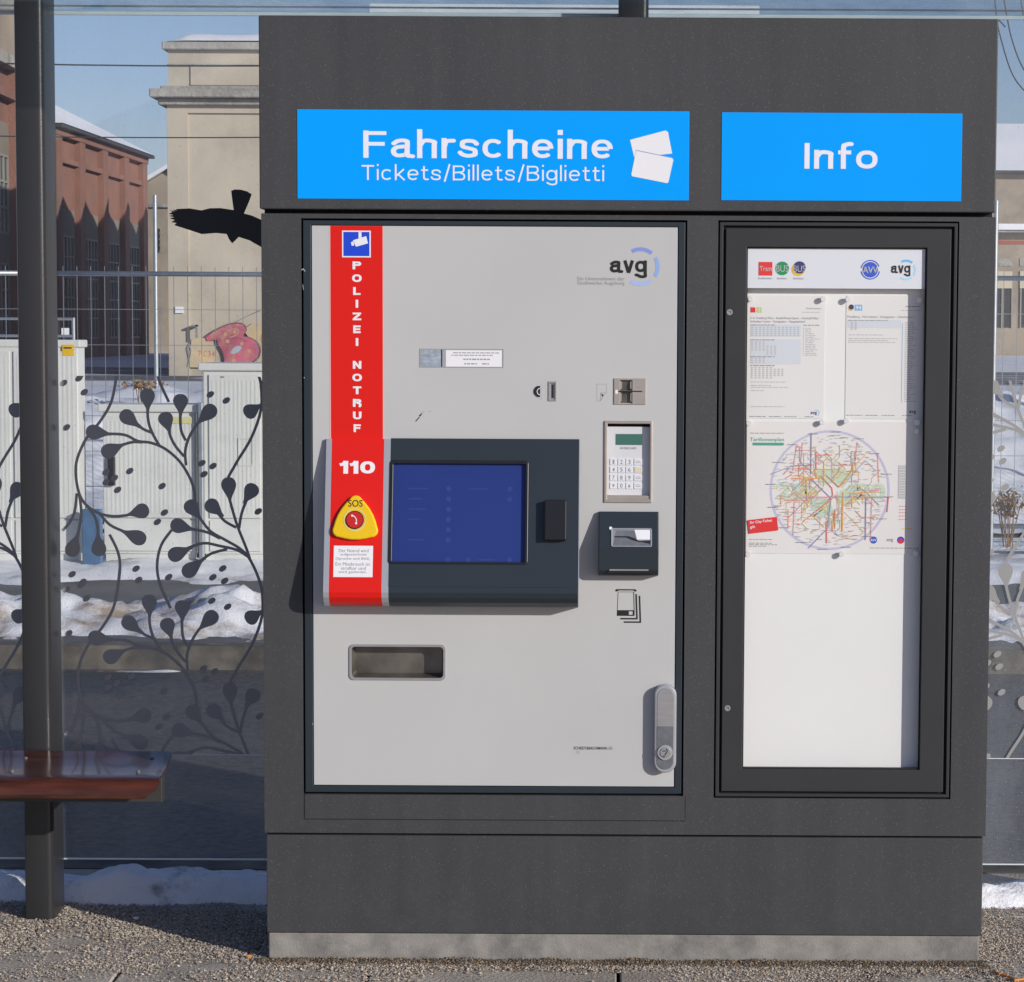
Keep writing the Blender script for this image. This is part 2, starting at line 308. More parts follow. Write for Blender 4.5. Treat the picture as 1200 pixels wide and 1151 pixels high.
# wide grotesque lettering drawn from strokes (pen path, constant width, square ends)
def _arc(cx, cy, rx, ry, a0, a1, n=14, p=.86):
    out = []
    for i in range(n + 1):
        a = math.radians(a0 + (a1 - a0) * i / n); c, s_ = math.cos(a), math.sin(a)
        out.append((cx + rx * math.copysign(abs(c) ** p, c), cy + ry * math.copysign(abs(s_) ** p, s_)))
    return out
def glyph(ch, h):                                               # h = half stroke; x-height 1, capitals 1.36; returns (strokes, width)
    X, K, A = 1.0, 1.36, 1.44; w_ = 1.02; r = (w_ - 2 * h) / 2; cx = w_ / 2; cy = X / 2; ry = cy - h
    if ch == 'F': return [[(h, 0), (h, K)], [(h, K - h), (1.10, K - h)], [(h, .70), (1.02, .70)]], 1.12
    if ch == 'E': return [[(h, 0), (h, K)], [(h, K - h), (1.12, K - h)], [(h, .69), (1.06, .69)], [(h, h), (1.12, h)]], 1.14
    if ch == 'L': return [[(h, 0), (h, K)], [(h, h), (1.02, h)]], 1.04
    if ch == 'T': return [[(.58, 0), (.58, K)], [(0, K - h), (1.16, K - h)]], 1.16
    if ch in 'I': return [[(h, 0), (h, K)]], 2 * h
    if ch == 'Z': return [[(0, K - h), (1.12, K - h)], [(1.12 - h * 1.2, K - 2 * h + .02), (h * 1.2, 2 * h - .02)], [(0, h), (1.14, h)]], 1.14
    if ch == 'N': return [[(h, 0), (h, K)], [(1.22 - h, 0), (1.22 - h, K)], [(h, K - h * .4), (1.22 - h, h * .4)]], 1.22
    if ch == 'U': return [[(h, K)] + _arc(.59, .50, .59 - h, .50 - h, 180, 360) + [(1.18 - h, K)]], 1.18
    if ch in 'O0': W_ = 1.36 if ch == 'O' else 1.14; return [_arc(W_ / 2, K / 2, W_ / 2 - h, K / 2 - h, 0, 360, 28)], W_
    if ch == '1': return [[(.46, 0), (.46, K)], [(0, K - .42), (.30, K - .34), (.46, K - .04)]], .46 + h
    if ch == 'P': return [[(h, 0), (h, K)], [(h, K - h), (.66, K - h)] + _arc(.72, K - .40, .42 - h * .9, .40 - h, 90, -90)[1:] + [(h, K - .80 + h)]], 1.15
    if ch == 'R': return [[(h, 0), (h, K)], [(h, K - h), (.68, K - h)] + _arc(.72, K - .38, .42 - h * .9, .38 - h, 90, -90)[1:] + [(h, K - .76 + h)], [(.66, .62), (.86, .56), (1.02, .38), (1.10 - h, 0)]], 1.18
    if ch == 'B': return [[(h, 0), (h, K)], [(h, K - h), (.66, K - h)] + _arc(.70, K - .35, .38 - h * .8, .35 - h, 90, -90)[1:] + [(h, K - .66)], [(.66, K - .66)] + _arc(.72, .36, .43 - h, .36 - h, 90, -90)[1:] + [(h, h)]], 1.16
    if ch == 'S': return [[(.06 + 0 * h, .36)] + _arc(.56, .38, .50 - h * .6, .38 - h, 185, 360, 10) + _arc(.55, K - .37, .48 - h * .6, .37 - h, 250, 0, 14)[:0] + [(.92, .62), (.56, .70), (.2, .80), (.10 + h * .6, 1.0)] + _arc(.55, K - .36, .47 - h * .6, .36 - h, 170, 0, 10)], 1.1
    if ch == 'a': return [[(.05 + h * .4, X - .30), (.16 + h, X - h - .045), (.48, X - h), (.74, X - h - .03), (.90 - h, X - .28), (.90 - h, .16), (1.0 - h * .5, h * .8), (1.04, h * .7)], [(.90 - h, .62), (.70, .58), (.30, .54), (h + .01, .42), (h, .27), (h + .10, h + .03), (.38, h), (.66, h + .04), (.90 - h, .30)]], 1.04
    if ch == 'o': return [_arc(cx + .02, cy, r + .02, ry, 0, 360, 28)], w_ + .04
    if ch == 'c': return [_arc(cx, cy, r, ry, 42, 318, 24)], w_ - .02
    if ch == 'e': return [_arc(cx, cy, r, ry, 0, 316, 26), [(h, cy + .01), (w_ - h * 1.5, cy + .01)]], w_
    if ch == 's': return [[(.04, .31), (.12 + h * .5, h + .06), (.44, h), (.74, h + .05), (.90 - h, .28), (.74, .42), (.48, .5), (.20, .58), (h + .04, .72), (.16 + h * .4, X - h - .05), (.46, X - h), (.72, X - h - .04), (.86, .70)]], .92
    if ch == 'h': return [[(h, 0), (h, A)], [(h, .60), (h + .10, X - h - .12), (.34, X - h - .01), (.58, X - h), (.82, X - h - .07), (.94 - h, .66), (.94 - h, 0)]], .96
    if ch == 'n': return [[(h, 0), (h, X)], [(h, .60), (h + .10, X - h - .12), (.34, X - h - .01), (.58, X - h), (.82, X - h - .07), (.94 - h, .66), (.94 - h, 0)]], .96
    if ch == 'm': return [[(h, 0), (h, X)], [(h, .6), (.3, X - h), (.62, X - h), (.76, .66), (.76, 0)], [(.76, .6), (1.0, X - h), (1.3, X - h), (1.44 - h, .66), (1.44 - h, 0)]], 1.46
    if ch == 'r': return [[(h, 0), (h, X)], [(h, .52), (h + .08, .80), (.34, X - h - .01), (.62, X - h)]], .63
    if ch == 'i': return [[(h, 0), (h, X)], [(h, A - 2 * h), (h, A)]] if h > .08 else [[(h, 0), (h, X)], [(h, A - 2.4 * h), (h, A)]], 2 * h
    if ch == 'l': return [[(h, 0), (h, A)]], 2 * h
    if ch == 't': return [[(.26, 1.28), (.26, .26), (.36, h + .03), (.50, h), (.66, h + .01)], [(0, X - h), (.64, X - h)]], .66
    if ch == 'f': return [[(.26, 0), (.26, 1.12), (.34, A - h - .06), (.50, A - h), (.66, A - h)], [(0, X - h), (.64, X - h)]], .66
    if ch == 'k': return [[(h, 0), (h, A)], [(h, .34), (.84, X)], [(.34, .50), (.90, 0)]], .92
    if ch == 'g': return [_arc(cx - .04, cy + .02, r - .02, ry - .02, 0, 360, 26) + [(w_ - h - .05, cy + .06)], [(w_ - h - .02, X), (w_ - h - .02, 0.0), (.86, -.26), (.5, -.36 + h * .4), (.2, -.32 + h), (.06, -.16)]], w_ - .02
    if ch == 'v': return [[(h * .9, X), (.46, 0)], [(.46, 0), (.92 - h * .9, X)]], .92
    if ch == '/': return [[(0 + h, -.12), (.56, A + .04)]], .60
    return [], .5
def wtext(self, T, string, bb, d, m=None, wt=.2, sp=.2, av=.84):        # bb = ink box in the frame's units
    x = 0; S = []; h = wt / 2
    for ch in string:
        st, w_ = glyph(ch, h); S += [[(x + a, b) for a, b in q] for q in st]; x += w_ + sp * (1.0 if ch != ' ' else 1)
    xs = [a for q in S for a, b in q]; ys = [b for q in S for a, b in q]
    top = 1.44 if any(c in 'hklfi' for c in string) else (1.36 if any(c.isupper() or c in '10' for c in string) else 1.0)
    bot = -.36 if 'g' in string else 0
    if '/' in string: pass
    x1_ = x - sp; sx, sy = (bb[2] - bb[0]) / x1_, (bb[3] - bb[1]) / (top - bot)
    f = lambda a, b: (bb[0] + a * sx, bb[3] - (b - bot) * sy)
    for k, q in enumerate(S):
        q = [p for i, p in enumerate(q) if i == 0 or math.hypot(p[0] - q[i - 1][0], p[1] - q[i - 1][1]) > 1e-4]
        if len(q) > 3 and len(q) < 14 and string not in ('',): q = spline(q, 4)
        closed = math.hypot(q[0][0] - q[-1][0], q[0][1] - q[-1][1]) < 1e-3; e = 0
        for i in range(len(q) - 1):
            (a0, b0), (a1, b1) = q[i], q[i + 1]; l = math.hypot(a1 - a0, b1 - b0) or 1; nx, ny = -(b1 - b0) / l * h, (a1 - a0) / l * h * av
            lay = d + 8e-6 * (i % 11) + 9e-5 * (k % 4)
            self.add([T(*f(x, y), lay) for x, y in ((a0 + nx, b0 + ny), (a1 + nx, b1 + ny), (a1 - nx, b1 - ny), (a0 - nx, b0 - ny))], [(0, 1, 2, 3)], m)
            if i or closed: self.add([T(*f(a0 + h * math.cos(t), b0 + av * h * math.sin(t)), lay + 9e-6 * 11) for t in [math.tau * j / 16 for j in range(16)]], [tuple(range(16))], m)
    return self
MB.wtext = wtext

# ================================================================== GROUND, ROAD, PAVEMENTS
def sheet(name, x0, x1, y0, y1, z, m, **k):
    return MB().add([(x0, y0, z), (x1, y0, z), (x1, y1, z), (x0, y1, z)], [(0, 1, 2, 3)]) or None
def flat_sheet(name, x0, x1, y0, y1, z, m, kind='structure'):
    b = MB(); b.add([(x0, y0, z), (x1, y0, z), (x1, y1, z), (x0, y1, z)], [(0, 1, 2, 3)]); return b.build(name, m, recalc=False, kind=kind)
def slab(name, x0, x1, y0, y1, z0, z1, m, kind='structure', bevel=0):
    b = MB(); b.box(lambda u, v, d: Vector((u, v, d)), (x0, y0, x1, y1), z1, z0); return b.build(name, m, kind=kind, bevel=bevel)
asph = mat('road_asphalt', (.085, .082, .079), .75, 0, .5, 38, .8, 160, dirt=(.12, .115, .105), dscale=1.0, dlo=.45, dhi=.8)
kerbm = mat('dirty_kerb', (.145, .125, .10), .9, 0, .45, 9, .25, 140, dirt=(.05, .045, .04), dscale=3, dlo=.45, dhi=.7)
farpath = mat('grey_path', (.15, .15, .145), .85, 0, .2, 4, .5, 80, dirt=(.07, .07, .07), dscale=2, dlo=.45, dhi=.7)
fsnow = mat('trodden_snow', (.74, .75, .79), .8, 0, .08, .6, .4, 5, spec=.2, dirt=(.25, .24, .25), dscale=.5, dlo=.58, dhi=.75)
flat_sheet('ground', -900, 900, -60, 1500, -.135, fsnow)
yr0 = .98; yfk = 5.75
flat_sheet('road', -60, 60, yr0 + .15, yfk, -.12, asph)
slab('far_kerb', -60, 60, yfk, yfk + .16, -.13, .0, kerbm)
slab('far_pavement', -60, 60, yfk + .16, 11.0, -.13, -.004, farpath)
flat_sheet('snow_field', -300, 300, 11.0, 700, -.002, fsnow)
slab('near_kerb', -60, 60, yr0, yr0 + .15, -.13, .002, kerbm)
flat_sheet('far_street', -80, 60, 62, 84, .004, mat('far_asphalt', (.10, .105, .12), .85, 0, .2, .5, dirt=(.55, .57, .62), dscale=.25, dlo=.5, dhi=.65))

# platform: paving slabs with joints
pav = mat('paving_concrete', (.44, .39, .325), .9, 0, .22, 7, .6, 120, dirt=(.27, .225, .18), dscale=2.3, dlo=.50, dhi=.70)
bed = mat('joint_dirt', (.055, .048, .04), .95, 0, .3, 30, .5, 200)
plat = slab('platform', -30, 30, -14, yr0, -.13, -.035, bed)
sx, sy = .62, .40; pm = None
for i in range(-4, 6):
    for j in range(-3, 3):
        x = i * sx + (.31 if j % 2 else 0) + .02; y = j * sy - .315; jt = random.uniform(-.0015, .0015)
        b = MB(); b.box(lambda u, v, d: Vector((u, v, d)), (x, y, x + sx - .008, y + sy - .008), jt, -.034)
        b.build('paving_slab', pav, plat, bevel=.004, segs=1)
for nm, r in (('paving', (-30, -14, -2.48, yr0 - .005)), ('paving', (3.72, -14, 30, yr0 - .005)), ('paving', (-2.47, -14, 3.71, -1.523)), ('paving', (-2.47, .883, 3.71, yr0 - .005))):
    b = MB(); b.box(lambda u, v, d: Vector((u, v, d)), r, 0, -.034); b.build(nm, pav, plat)

# ================================================================== CABINET HOUSING
ZB = 0.0
hous = thing('kiosk_housing', (.07, .3, 0), 'tall anthracite metal cabinet housing on a concrete plinth, spanning nearly the whole picture', 'kiosk cabinet')
HB = wr(303.5, 20, 1168.5, 247, -.022)
xl, xr = HB[0], HB[2]
machR = wr(354, 257, 803, 932); infoR = wr(839, 259, 1119, 936)
body = wr(308, 247, 1161, 978)
T0 = TW(0)
MB().box(TW(-.022), HB, 0, -.50).build('header', 'anth', hous, bevel=.003)
g = wr(310, 245, 1159, 254, .004); MB().box(TW(.03), (body[0] + .004, HB[3] - .002, body[2] - .004, body[1] + .018), 0, -.44).build('shadow_gap', 'gap', hous)
bd = (body[0], HB[3] + .010, body[2], body[3])
MB().plate(T0, bd, [machR, infoR], 0, -.46).build('body', 'anth', hous, bevel=.0015, segs=1)
gap2 = wr(316, 976, 1152, 982, .005)
MB().box(TW(.012), (bd[0] + .006, bd[3] - .001, bd[2] - .006, bd[3] + .008), 0, -.43).build('shadow_gap', 'gap', hous)
bp_ = wr(314, 980.5, 1151.5, 1095, .004)
base = (bd[0] + .004, bd[3] + .0065, bd[2] - .005, bp_[3])
MB().box(TW(.004), base, 0, -.45).build('base_panel', 'anth', hous, bevel=.002)
MB().box(TW(.010), (base[0] + .003, base[3] + .001, base[2] - .005, .02), 0, -.43).build('plinth', 'conc', hous, bevel=.004)
# access strip under the machine door, set in a fine seam
st = wr(357, 932, 803, 961)
b = MB(); b.box(T0, (st[0], st[3] - .001, st[2], st[3] + .001), .0006, -.01); b.build('seam', 'gap', hous)
b = MB(); b.box(T0, (st[0] - .0012, st[1], st[0] + .0012, st[3]), .0008, -.01); b.build('seam', 'gap', hous)
b = MB(); b.box(T0, (st[2] - .0006, st[1], st[2] + .0006, st[3]), .0006, -.01); b.build('seam', 'gap', hous)

# blue header signs
Hy = -.022
def sign(name, r): return MB().box(TW(Hy), r, .0015, -.001).build(name, 'blue', hous, bevel=.0004, segs=1)
s1 = sign('ticket_sign', wr(348.5, 129.5, 807.5, 234, Hy)); T = TA(578, 181, Hy)
MB().wtext(T, 'Fahrscheine', (427, 152.5, 717, 185.8), .002, wt=.25, sp=.20, av=.74).build('lettering', 'sign_white', s1)
MB().wtext(T, 'Tickets/Billets/Biglietti', (425, 193, 707, 216), .002, wt=.165, sp=.25).build('lettering', 'sign_white', s1)
def card(pts, d): 
    b = MB(); b.flat(T, pts, d); return b
card([(737, 163.5), (778, 152.5), (781, 154), (786, 179), (742, 184)], .0018).build('ticket_symbol', 'white', s1)
card([(744, 176), (786.5, 184.5), (787.5, 186.5), (782, 212), (780, 213.3), (739.5, 205.5), (738.6, 203.5)], .0024).build('ticket_symbol', 'white', s1)
MB().stroke(T, [(743.3, 184), (744, 175.5), (786, 184)], .9, .0021).build('symbol_outline', 'ring1', s1)
s2 = sign('info_sign', wr(845.5, 132.5, 1127, 235.5, Hy)); T = TA(985, 183, Hy)
MB().wtext(T, 'Info', (943, 166.5, 1028, 197.8), .002, wt=.25, sp=.22).build('lettering', 'sign_white', s2)

# ================================================================== TICKET MACHINE
mach = thing('ticket_machine', (-.3, .1, .35), 'light grey ticket machine with red emergency stripe, blue screen and keypad', 'ticket machine')
ym = .004                                                       # plane of the machine frame
MB().box(TW(.06), inset(machR, -.0005), 0, -.30).build('back_shell', 'gap', mach)
fr_ = inset(machR, .0045)
pan = wr(366.5, 265.5, 792, 921, .006); Tm = TW(.006)
def quad(r): return [(r[0], r[1]), (r[2], r[1]), (r[2], r[3]), (r[0], r[3])]
MB().ring(TW(ym), quad(fr_), quad(inset(pan, -.0015)), 0, -.012).build('door_frame', 'slate', mach, bevel=.0015)
def hr(x0, y0, x1, y1): return wr(x0, y0, x1, y1, .006)
hT, hK, hC, hS, hN = hr(411, 757, 520.5, 795), hr(709.5, 495, 762.5, 587), hr(720, 444.5, 755, 472.5), hr(643.7, 448, 651.3, 469), hr(722, 619, 768, 641)
MB().plate(Tm, pan, [hT, hK, hC, hS], 0, -.010).build('front_panel', 'panel', mach, bevel=.0012)
Y6 = .006
# chipped paint and scuffs on the door frame and panel
Tc = TA(355, 380, .004); b = MB()
for p_, w_ in (([(353.6, 317), (355.6, 315.5), (357.8, 318.5)], 1.0), ([(355, 334), (356, 340)], .5), ([(356, 442), (356.8, 443)], .9), ([(364.2, 851), (365, 852)], .9)): b.stroke(Tc, p_, w_, .0006, 'pmid')
b.build('paint_chips', None, mach, kind='stuff')
# red stripe
T = TA(418, 389, Y6)
MB().rect(T, (387.5, 265.8, 448.5, 515), .0004, 'red').rect(T, (386.2, 265.8, 387.5, 515), .0004, 'pink').rect(T, (448.5, 265.8, 449.9, 515), .0004, 'pink').build('red_stripe', None, mach)
for ch, y in zip('POLIZEINOTRUF', (311.6, 326.5, 341.5, 356.2, 371, 386, 400.8, 427.5, 442.3, 457.2, 472, 486.8, 501.6)):
    w_ = {'I': 1.5, 'O': 5.6, 'L': 4.4, 'E': 4.4, 'F': 4.3}.get(ch, 5.0)
    MB().wtext(T, ch, (418.4 - w_, y - 4.6, 418.4 + w_, y + 4.6), .0008, wt=.36).build('stripe_letter', 'white', mach)
b = MB(); b.rect(T, (401.3, 271.3, 434.7, 302.3), .0008, 'white').rect(T, (402.8, 272.8, 433.2, 300.8), .0010, 'pblue')
b.rect(T, (420.5, 273, 424, 280), .0012, 'white').flat(T, [(414, 282.5), (429.5, 277.6), (431.5, 286), (417.5, 290)], .0013, 'white').flat(T, [(411.6, 285), (414.4, 283.6), (415.6, 288.4), (412.6, 289)], .0013, 'white')
b.build('camera_pictogram', None, mach)
# logo
def avg_logo(T, x0, y0, x1, y1, cx, cy, R_, mats, d, name, parent, txt='black', t=.16):
    b = MB(); b.wtext(T, 'avg', (x0, y0, x1, y1), d, txt, wt=.28, sp=.12)
    for (a, e, mm) in ((50, 120, mats[0]), (-34, 32, mats[1]), (-124, -52, mats[2])): b.arc(T, (cx, cy), R_ * (1 - t), R_, a, e, d, mm)
    return b.build(name, None, parent)
T = TA(740, 312, Y6)
avg_logo(T, 715, 305.3, 758, 325, 750.5, 312.5, 22.5, ('ring1', 'ring2', 'ring3'), .0005, 'company_logo', mach, t=.2)
MB().text(T, 'Ein Unternehmen der', (677, 324.6, 732, 328.8), .0005).text(T, 'Stadtwerke Augsburg', (677, 329.6, 732, 335), .0005).build('small_print', 'pgrey', mach)
# label holder with banknote picture and notice
T = TA(541, 420, Y6)
MB().ring(T, quad((491.8, 409, 590, 430.8)), quad((492.6, 409.8, 589.2, 430)), .0009, .0001, 'pgrey').build('label_frame', None, mach)
b = MB(); b.rect(T, (493.3, 410.5, 516.8, 429.6), .0006, 'note')
for i in range(7): b.stroke(T, spline([(494, 412.5 + i * 2.4), (500, 411.5 + i * 2.5), (507, 414 + i * 2.1), (516, 411.8 + i * 2.3)], 4), .5, .0008, 'pmid' if i % 2 else 'silver')
b.build('banknote_picture', None, mach)
MB().rect(T, (517.2, 410, 521.8, 430), .0005, 'silver').rect(T, (517.2, 410, 518.4, 430), .0007, 'black').build('label_slider', None, mach)
b = MB(); b.rect(T, (522.6, 410.6, 588, 429.8), .0006, 'white')
for y, xs, h in ((413, (531, 585), 1.1), (415.8, (529, 578), 1.1), (420.3, (543, 574), 1.6), (425.6, (544, 559), 1.5), (425.6, (565, 573), 1.5)):
    x = xs[0]
    while x < xs[1]: q = min(random.uniform(2, 6), xs[1] - x); b.rect(T, (x, y, x + q, y + h), .0008, 'pgrey'); x += q + .9
b.build('notice_label', None, mach)
# scratches
T = TA(497, 486, Y6)
MB().stroke(T, [(487, 494), (491.5, 489)], 1.1, .0004, 'black').stroke(T, [(491.5, 487.8), (493.4, 486), (494, 484.5)], 2.0, .0004, 'black', .8).stroke(T, [(493, 484), (496, 481.6), (494.5, 485.5), (497, 484)], .4, .0004, 'pgrey').stroke(T, [(502.5, 482.8), (504.5, 481.6)], .9, .0004, 'pgrey').build('scratches', None, mach)
# coin slot and pictogram
T = TA(641, 459, Y6)
b = MB(); b.flat(T, [(634.5, 451)] + [(634.5 - 10 * math.cos(math.radians(a)), 459 - 8 * math.sin(math.radians(a))) for a in range(75, -80, -12)] + [(634.5, 467)], .0004, 'pmid')
b.flat(T, [(633, 452.5)] + [(632.4 - 7.5 * math.cos(math.radians(a)), 459 - 7 * math.sin(math.radians(a))) for a in range(75, -80, -12)] + [(633, 465.5)], .0006, 'black')
b.arc(T, (633.5, 459), 3.6, 4.4, 100, 260, .0008, 'white').rect(T, (634.2, 450, 634.7, 469), .0006, 'pmid'); b.build('coin_pictogram', None, mach)
MB().ring(T, quad((642.6, 447, 652.2, 470)), quad((644.3, 449, 650.5, 468)), .0025, -.002).build('coin_slot_plate', 'steel', mach, bevel=.0005, segs=1)
MB().rect(T, (643, 447.5, 652, 469.5), -.0015, 'steel').rect(T, (646.2, 450.5, 648.6, 466.5), -.0010, 'black').build('coin_slot', None, mach)
# card pictogram
T = TA(705, 460, Y6); b = MB()
def dash(b, T, a, c, m, d=.0004, w_=.6, seg=1.6):
    L_ = math.hypot(c[0] - a[0], c[1] - a[1]); n = max(1, int(L_ / seg / 1.6))
    for i in range(n):
        t0, t1 = i / n, (i + .62) / n; b.stroke(T, [(a[0] + (c[0] - a[0]) * t0, a[1] + (c[1] - a[1]) * t0), (a[0] + (c[0] - a[0]) * t1, a[1] + (c[1] - a[1]) * t1)], w_, d, m)
for a, c in (((699.5, 450.3), (710.6, 450.3)), ((699.5, 450.3), (699.5, 470)), ((710.6, 450.3), (710.6, 461)), ((699.5, 470), (703.5, 470))): dash(b, T, a, c, 'pgrey')
b.flat(T, [(704.5, 461.3), (707.6, 463), (709.3, 461.6), (706, 465)], .0005, 'black').stroke(T, [(710.6, 461), (704.2, 460), (703.4, 470), (707, 465)], .6, .0004, 'pgrey'); b.build('card_pictogram', None, mach)
# card reader
T = TA(738, 459, Y6)
MB().plate(T, (719.5, 443.6, 756.6, 474), [(726, 445.6, 741, 457.8), (726, 459.4, 741, 473)], .003, -.004).build('card_reader_plate', 'steel_warm', mach, bevel=.0006, segs=1)
b = MB(); b.rect(T, (725, 445, 742, 473.5), -.007, 'tray').flat(T, [(725.4, 445), (729, 448), (729, 455), (725.4, 458)], .0001, 'steel_warm').flat(T, [(741.5, 445), (738.5, 448), (738.5, 455), (741.5, 458)], .0001, 'steel_warm')
b.flat(T, [(725.4, 459), (728.5, 461), (728.5, 470), (725.4, 473.4)], .0001, 'steel_warm').flat(T, [(741.5, 459), (738.8, 461), (738.8, 470), (741.5, 473.4)], .0001, 'steel_warm'); b.build('card_throat', None, mach)
MB().rect(T, (722, 458.0, 752.5, 459.4), .0034, 'black').rect(T, (721, 457, 724.2, 461.5), .0036, 'white').rect(T, (745, 453.2, 751.5, 454.2), .0034, 'pgrey').build('card_slot', None, mach)
# keypad terminal
kp = MB().ring(TA(736, 541, Y6), quad((708, 493.2, 764.4, 589.3)), quad((711.6, 496.6, 761.6, 585)), .004, -.004).build('keypad_frame', 'steel_warm', mach, bevel=.0015)
T = TA(736, 541, Y6 + .014)
fc = MB().box(T, (711, 500, 762, 586), .001, -.012).build('keypad_face', 'keyplate', kp, bevel=.0006, segs=1)
MB().box(T, (709, 494, 763.5, 499.5), -.006, -.02).build('keypad_recess', 'gap', kp)
MB().box(TA(736, 541, Y6), (711.5, 580.8, 761.8, 586.2), .001, -.015).build('keypad_sill', 'steel_warm', kp, bevel=.002)
MB().rect(T, (721.4, 508.6, 752.6, 521.4), .0018, 'lcd').build('keypad_display', None, kp)
b = MB(); b.text(T, 'INTERCARD', (727, 524, 746, 526.5), .0018, 'keyprint'); b.build('keypad_label', None, kp)
for r_, y in enumerate((541.2, 550.4, 559.8, 569.2)):
    for c_, x in enumerate((719, 728.3, 737.6, 748)):
        hw = 3.9 if c_ < 3 else 4.6
        b = MB(); b.box(T, (x - hw, y - 3.6, x + hw, y + 3.6), .0030, .0005, 'key')
        s = (('1', '2', '3', ''), ('4', '5', '6', ''), ('7', '8', '9', ''), ('v', '0', '^', ''))[r_][c_]
        if s == 'v': b.flat(T, [(x - 1.7, y - 1.6), (x + 1.7, y - 1.6), (x, y + 2.2)], .0034, 'keyprint')
        elif s == '^': b.flat(T, [(x - 1.7, y + 1.9), (x + 1.7, y + 1.9), (x, y - 2)], .0034, 'keyprint')
        elif s: b.text(T, s, (x - 1.5, y - 2.5, x + 1.5, y + 2.5), .0034, 'keyprint', bold=.01) if s != '1' else b.text(T, s, (x - 1, y - 2.5, x + 1, y + 2.5), .0034, 'keyprint', bold=.01)
        elif r_ == 1: b.rect(T, (x - 3.8, y - 2.8, x + 3.8, y + 2.8), .0034, 'keyyel')
        else: b.rect(T, (x - 3, y - 1.2, x + 2, y - .6), .0034, 'keyprint').rect(T, (x - 3, y + .6, x + 3, y + 1.2), .0034, 'keyprint')
        b.build('key', None, kp)
# banknote reader block: wedge-topped box growing outwards towards the bottom
def wedge(cx, x0, x1, prof, name, m, bevel=.003):               # prof: (photo y, protrusion); convex profile
    k0 = U(cx, prof[0][0], Y6); P = []
    for (x) in (x0, x1):
        for (y, d) in prof:
            q = U(cx, y, Y6 - d); kk = (D + Y6) / F; P.append(Vector((U(x, (prof[0][0] + prof[-1][0]) / 2, Y6).x, Y6 - d, q.z)))
    n = len(prof); b = MB(); b.add(P, [tuple(range(n)), tuple(range(2 * n - 1, n - 1, -1))] + [(i, (i + 1) % n, (i + 1) % n + n, i + n) for i in range(n)], m)
    return b.build(name, None, mach, bevel=bevel, segs=3)
wedge(736, 701.5, 771.5, [(599.5, 0), (599.8, .012), (643, .046), (669, .044), (674.5, .034), (675, 0)], 'banknote_reader', 'slate', .0025)
def TS(ax, ay, ya, yb, da, db, Y=Y6):                           # frame on a sloping face between photo rows ya (depth da) and yb (depth db)
    A, B = U(ax, ya, Y - da), U(ax, yb, Y - db); e = (B - A) / (yb - ya); n = Vector((0, e.z, -e.y)).normalized()
    if n.y > 0: n = -n
    o = A + e * (ay - ya); k = (D + o.y) / F
    return lambda u, v, d: Vector((o.x + (u - ax) * k, 0, 0)) + Vector((0, o.y, o.z)) + Vector((0, e.y, e.z)) * (v - ay) + n * d
T = TS(736, 630, 599.8, 643, .012, .046)
nb = MB().ring(T, rr((716, 619.3, 764, 641), 2, 4), rr((717.5, 620.5, 762.6, 640), 1, 4), .0025, -.004).build('reader_mouth', 'chrome', mach, bevel=.0005, segs=1)
b = MB(); b.rect(T, (717, 620, 763, 640.5), .0004, 'steel').flat(T, [(722, 622), (744, 622), (746, 633.5), (762, 635.5), (762, 640), (718, 640), (720, 632)], .0007, 'chrome_dark')
b.flat(T, [(720, 628.6), (737, 628.6), (744, 631), (751, 636), (740, 633), (734, 630.3), (720, 630)], .0010, 'black').flat(T, [(743.5, 621), (762, 621), (762, 632.5), (746.5, 632.5)], .0010, 'white').flat(T, [(747, 634.4), (762, 633.5), (762, 637.5)], .0012, 'black')
b.build('reader_throat', None, nb)
MB().cyl(T, (715.5, 619.4), 1.8, .002, -.002).build('indicator_lamp', 'white', mach)
b = MB(); T = TA(738, 668, Y6 - .045); b.box(T, (714, 667.2, 760, 668.8), .003, -.004, 'steel').box(T, (712, 669, 766, 672), .0015, -.004, 'blackp'); b.build('note_return_slot', None, mach)
# ticket stack icon
T = TA(737, 711, Y6); b = MB()
b.flat(T, [(720.6, 692.2), (722, 690.3), (744.6, 690.3), (746.2, 692.2), (745, 693.3), (743.2, 692.6), (742, 691.8), (725, 691.8), (723.6, 692.8), (721.6, 693.3)], .0004, 'black')
b.stroke(T, [(724.2, 693.6), (723.2, 721)], .6, .0004, 'black').stroke(T, [(742.6, 693.6), (743.4, 721)], .9, .0004, 'black').stroke(T, [(724.2, 693.6), (742.6, 693.6)], .5, .0004, 'black').flat(T, [(723.2, 715.2), (743.4, 715.2), (743.4, 722), (722.8, 722)], .0004, 'black').rect(T, (737, 716.6, 741.4, 720.6), .0006, 'pmid')
for dx in (0, 4): b.stroke(T, [(745.4 + dx, 696 + dx * .5), (746.6 + dx, 725.2 + dx)], 1.9, .0004, 'black').rect(T, (727 + dx, 724.4 + dx, 747.4 + dx, 726.2 + dx), .0005, 'black')
b.build('ticket_pictogram', None, mach)
# return tray
T = TA(466, 776, Y6)
tr_ = MB().ring(T, rr((408.8, 755, 522.6, 797.4), 5.5), rr((411.6, 757.8, 519.8, 794.6), 4.5), .003, -.003).build('tray_rim', 'steel', mach, bevel=.0006, segs=1)
b = MB(); dk = .040; o = rr((410.6, 757, 520.8, 795.4), 4.5)
n = len(o); P = [T(u, v, -.002) for u, v in o] + [T(466 + (u - 466) * .93, 776 + (v - 776) * .86 - 1, -dk) for u, v in o]
b.add(P, [(i, (i + 1) % n, (i + 1) % n + n, i + n) for i in range(n)] + [tuple(range(n, 2 * n))]); b.build('tray_bowl', 'tray', tr_, recalc=False)
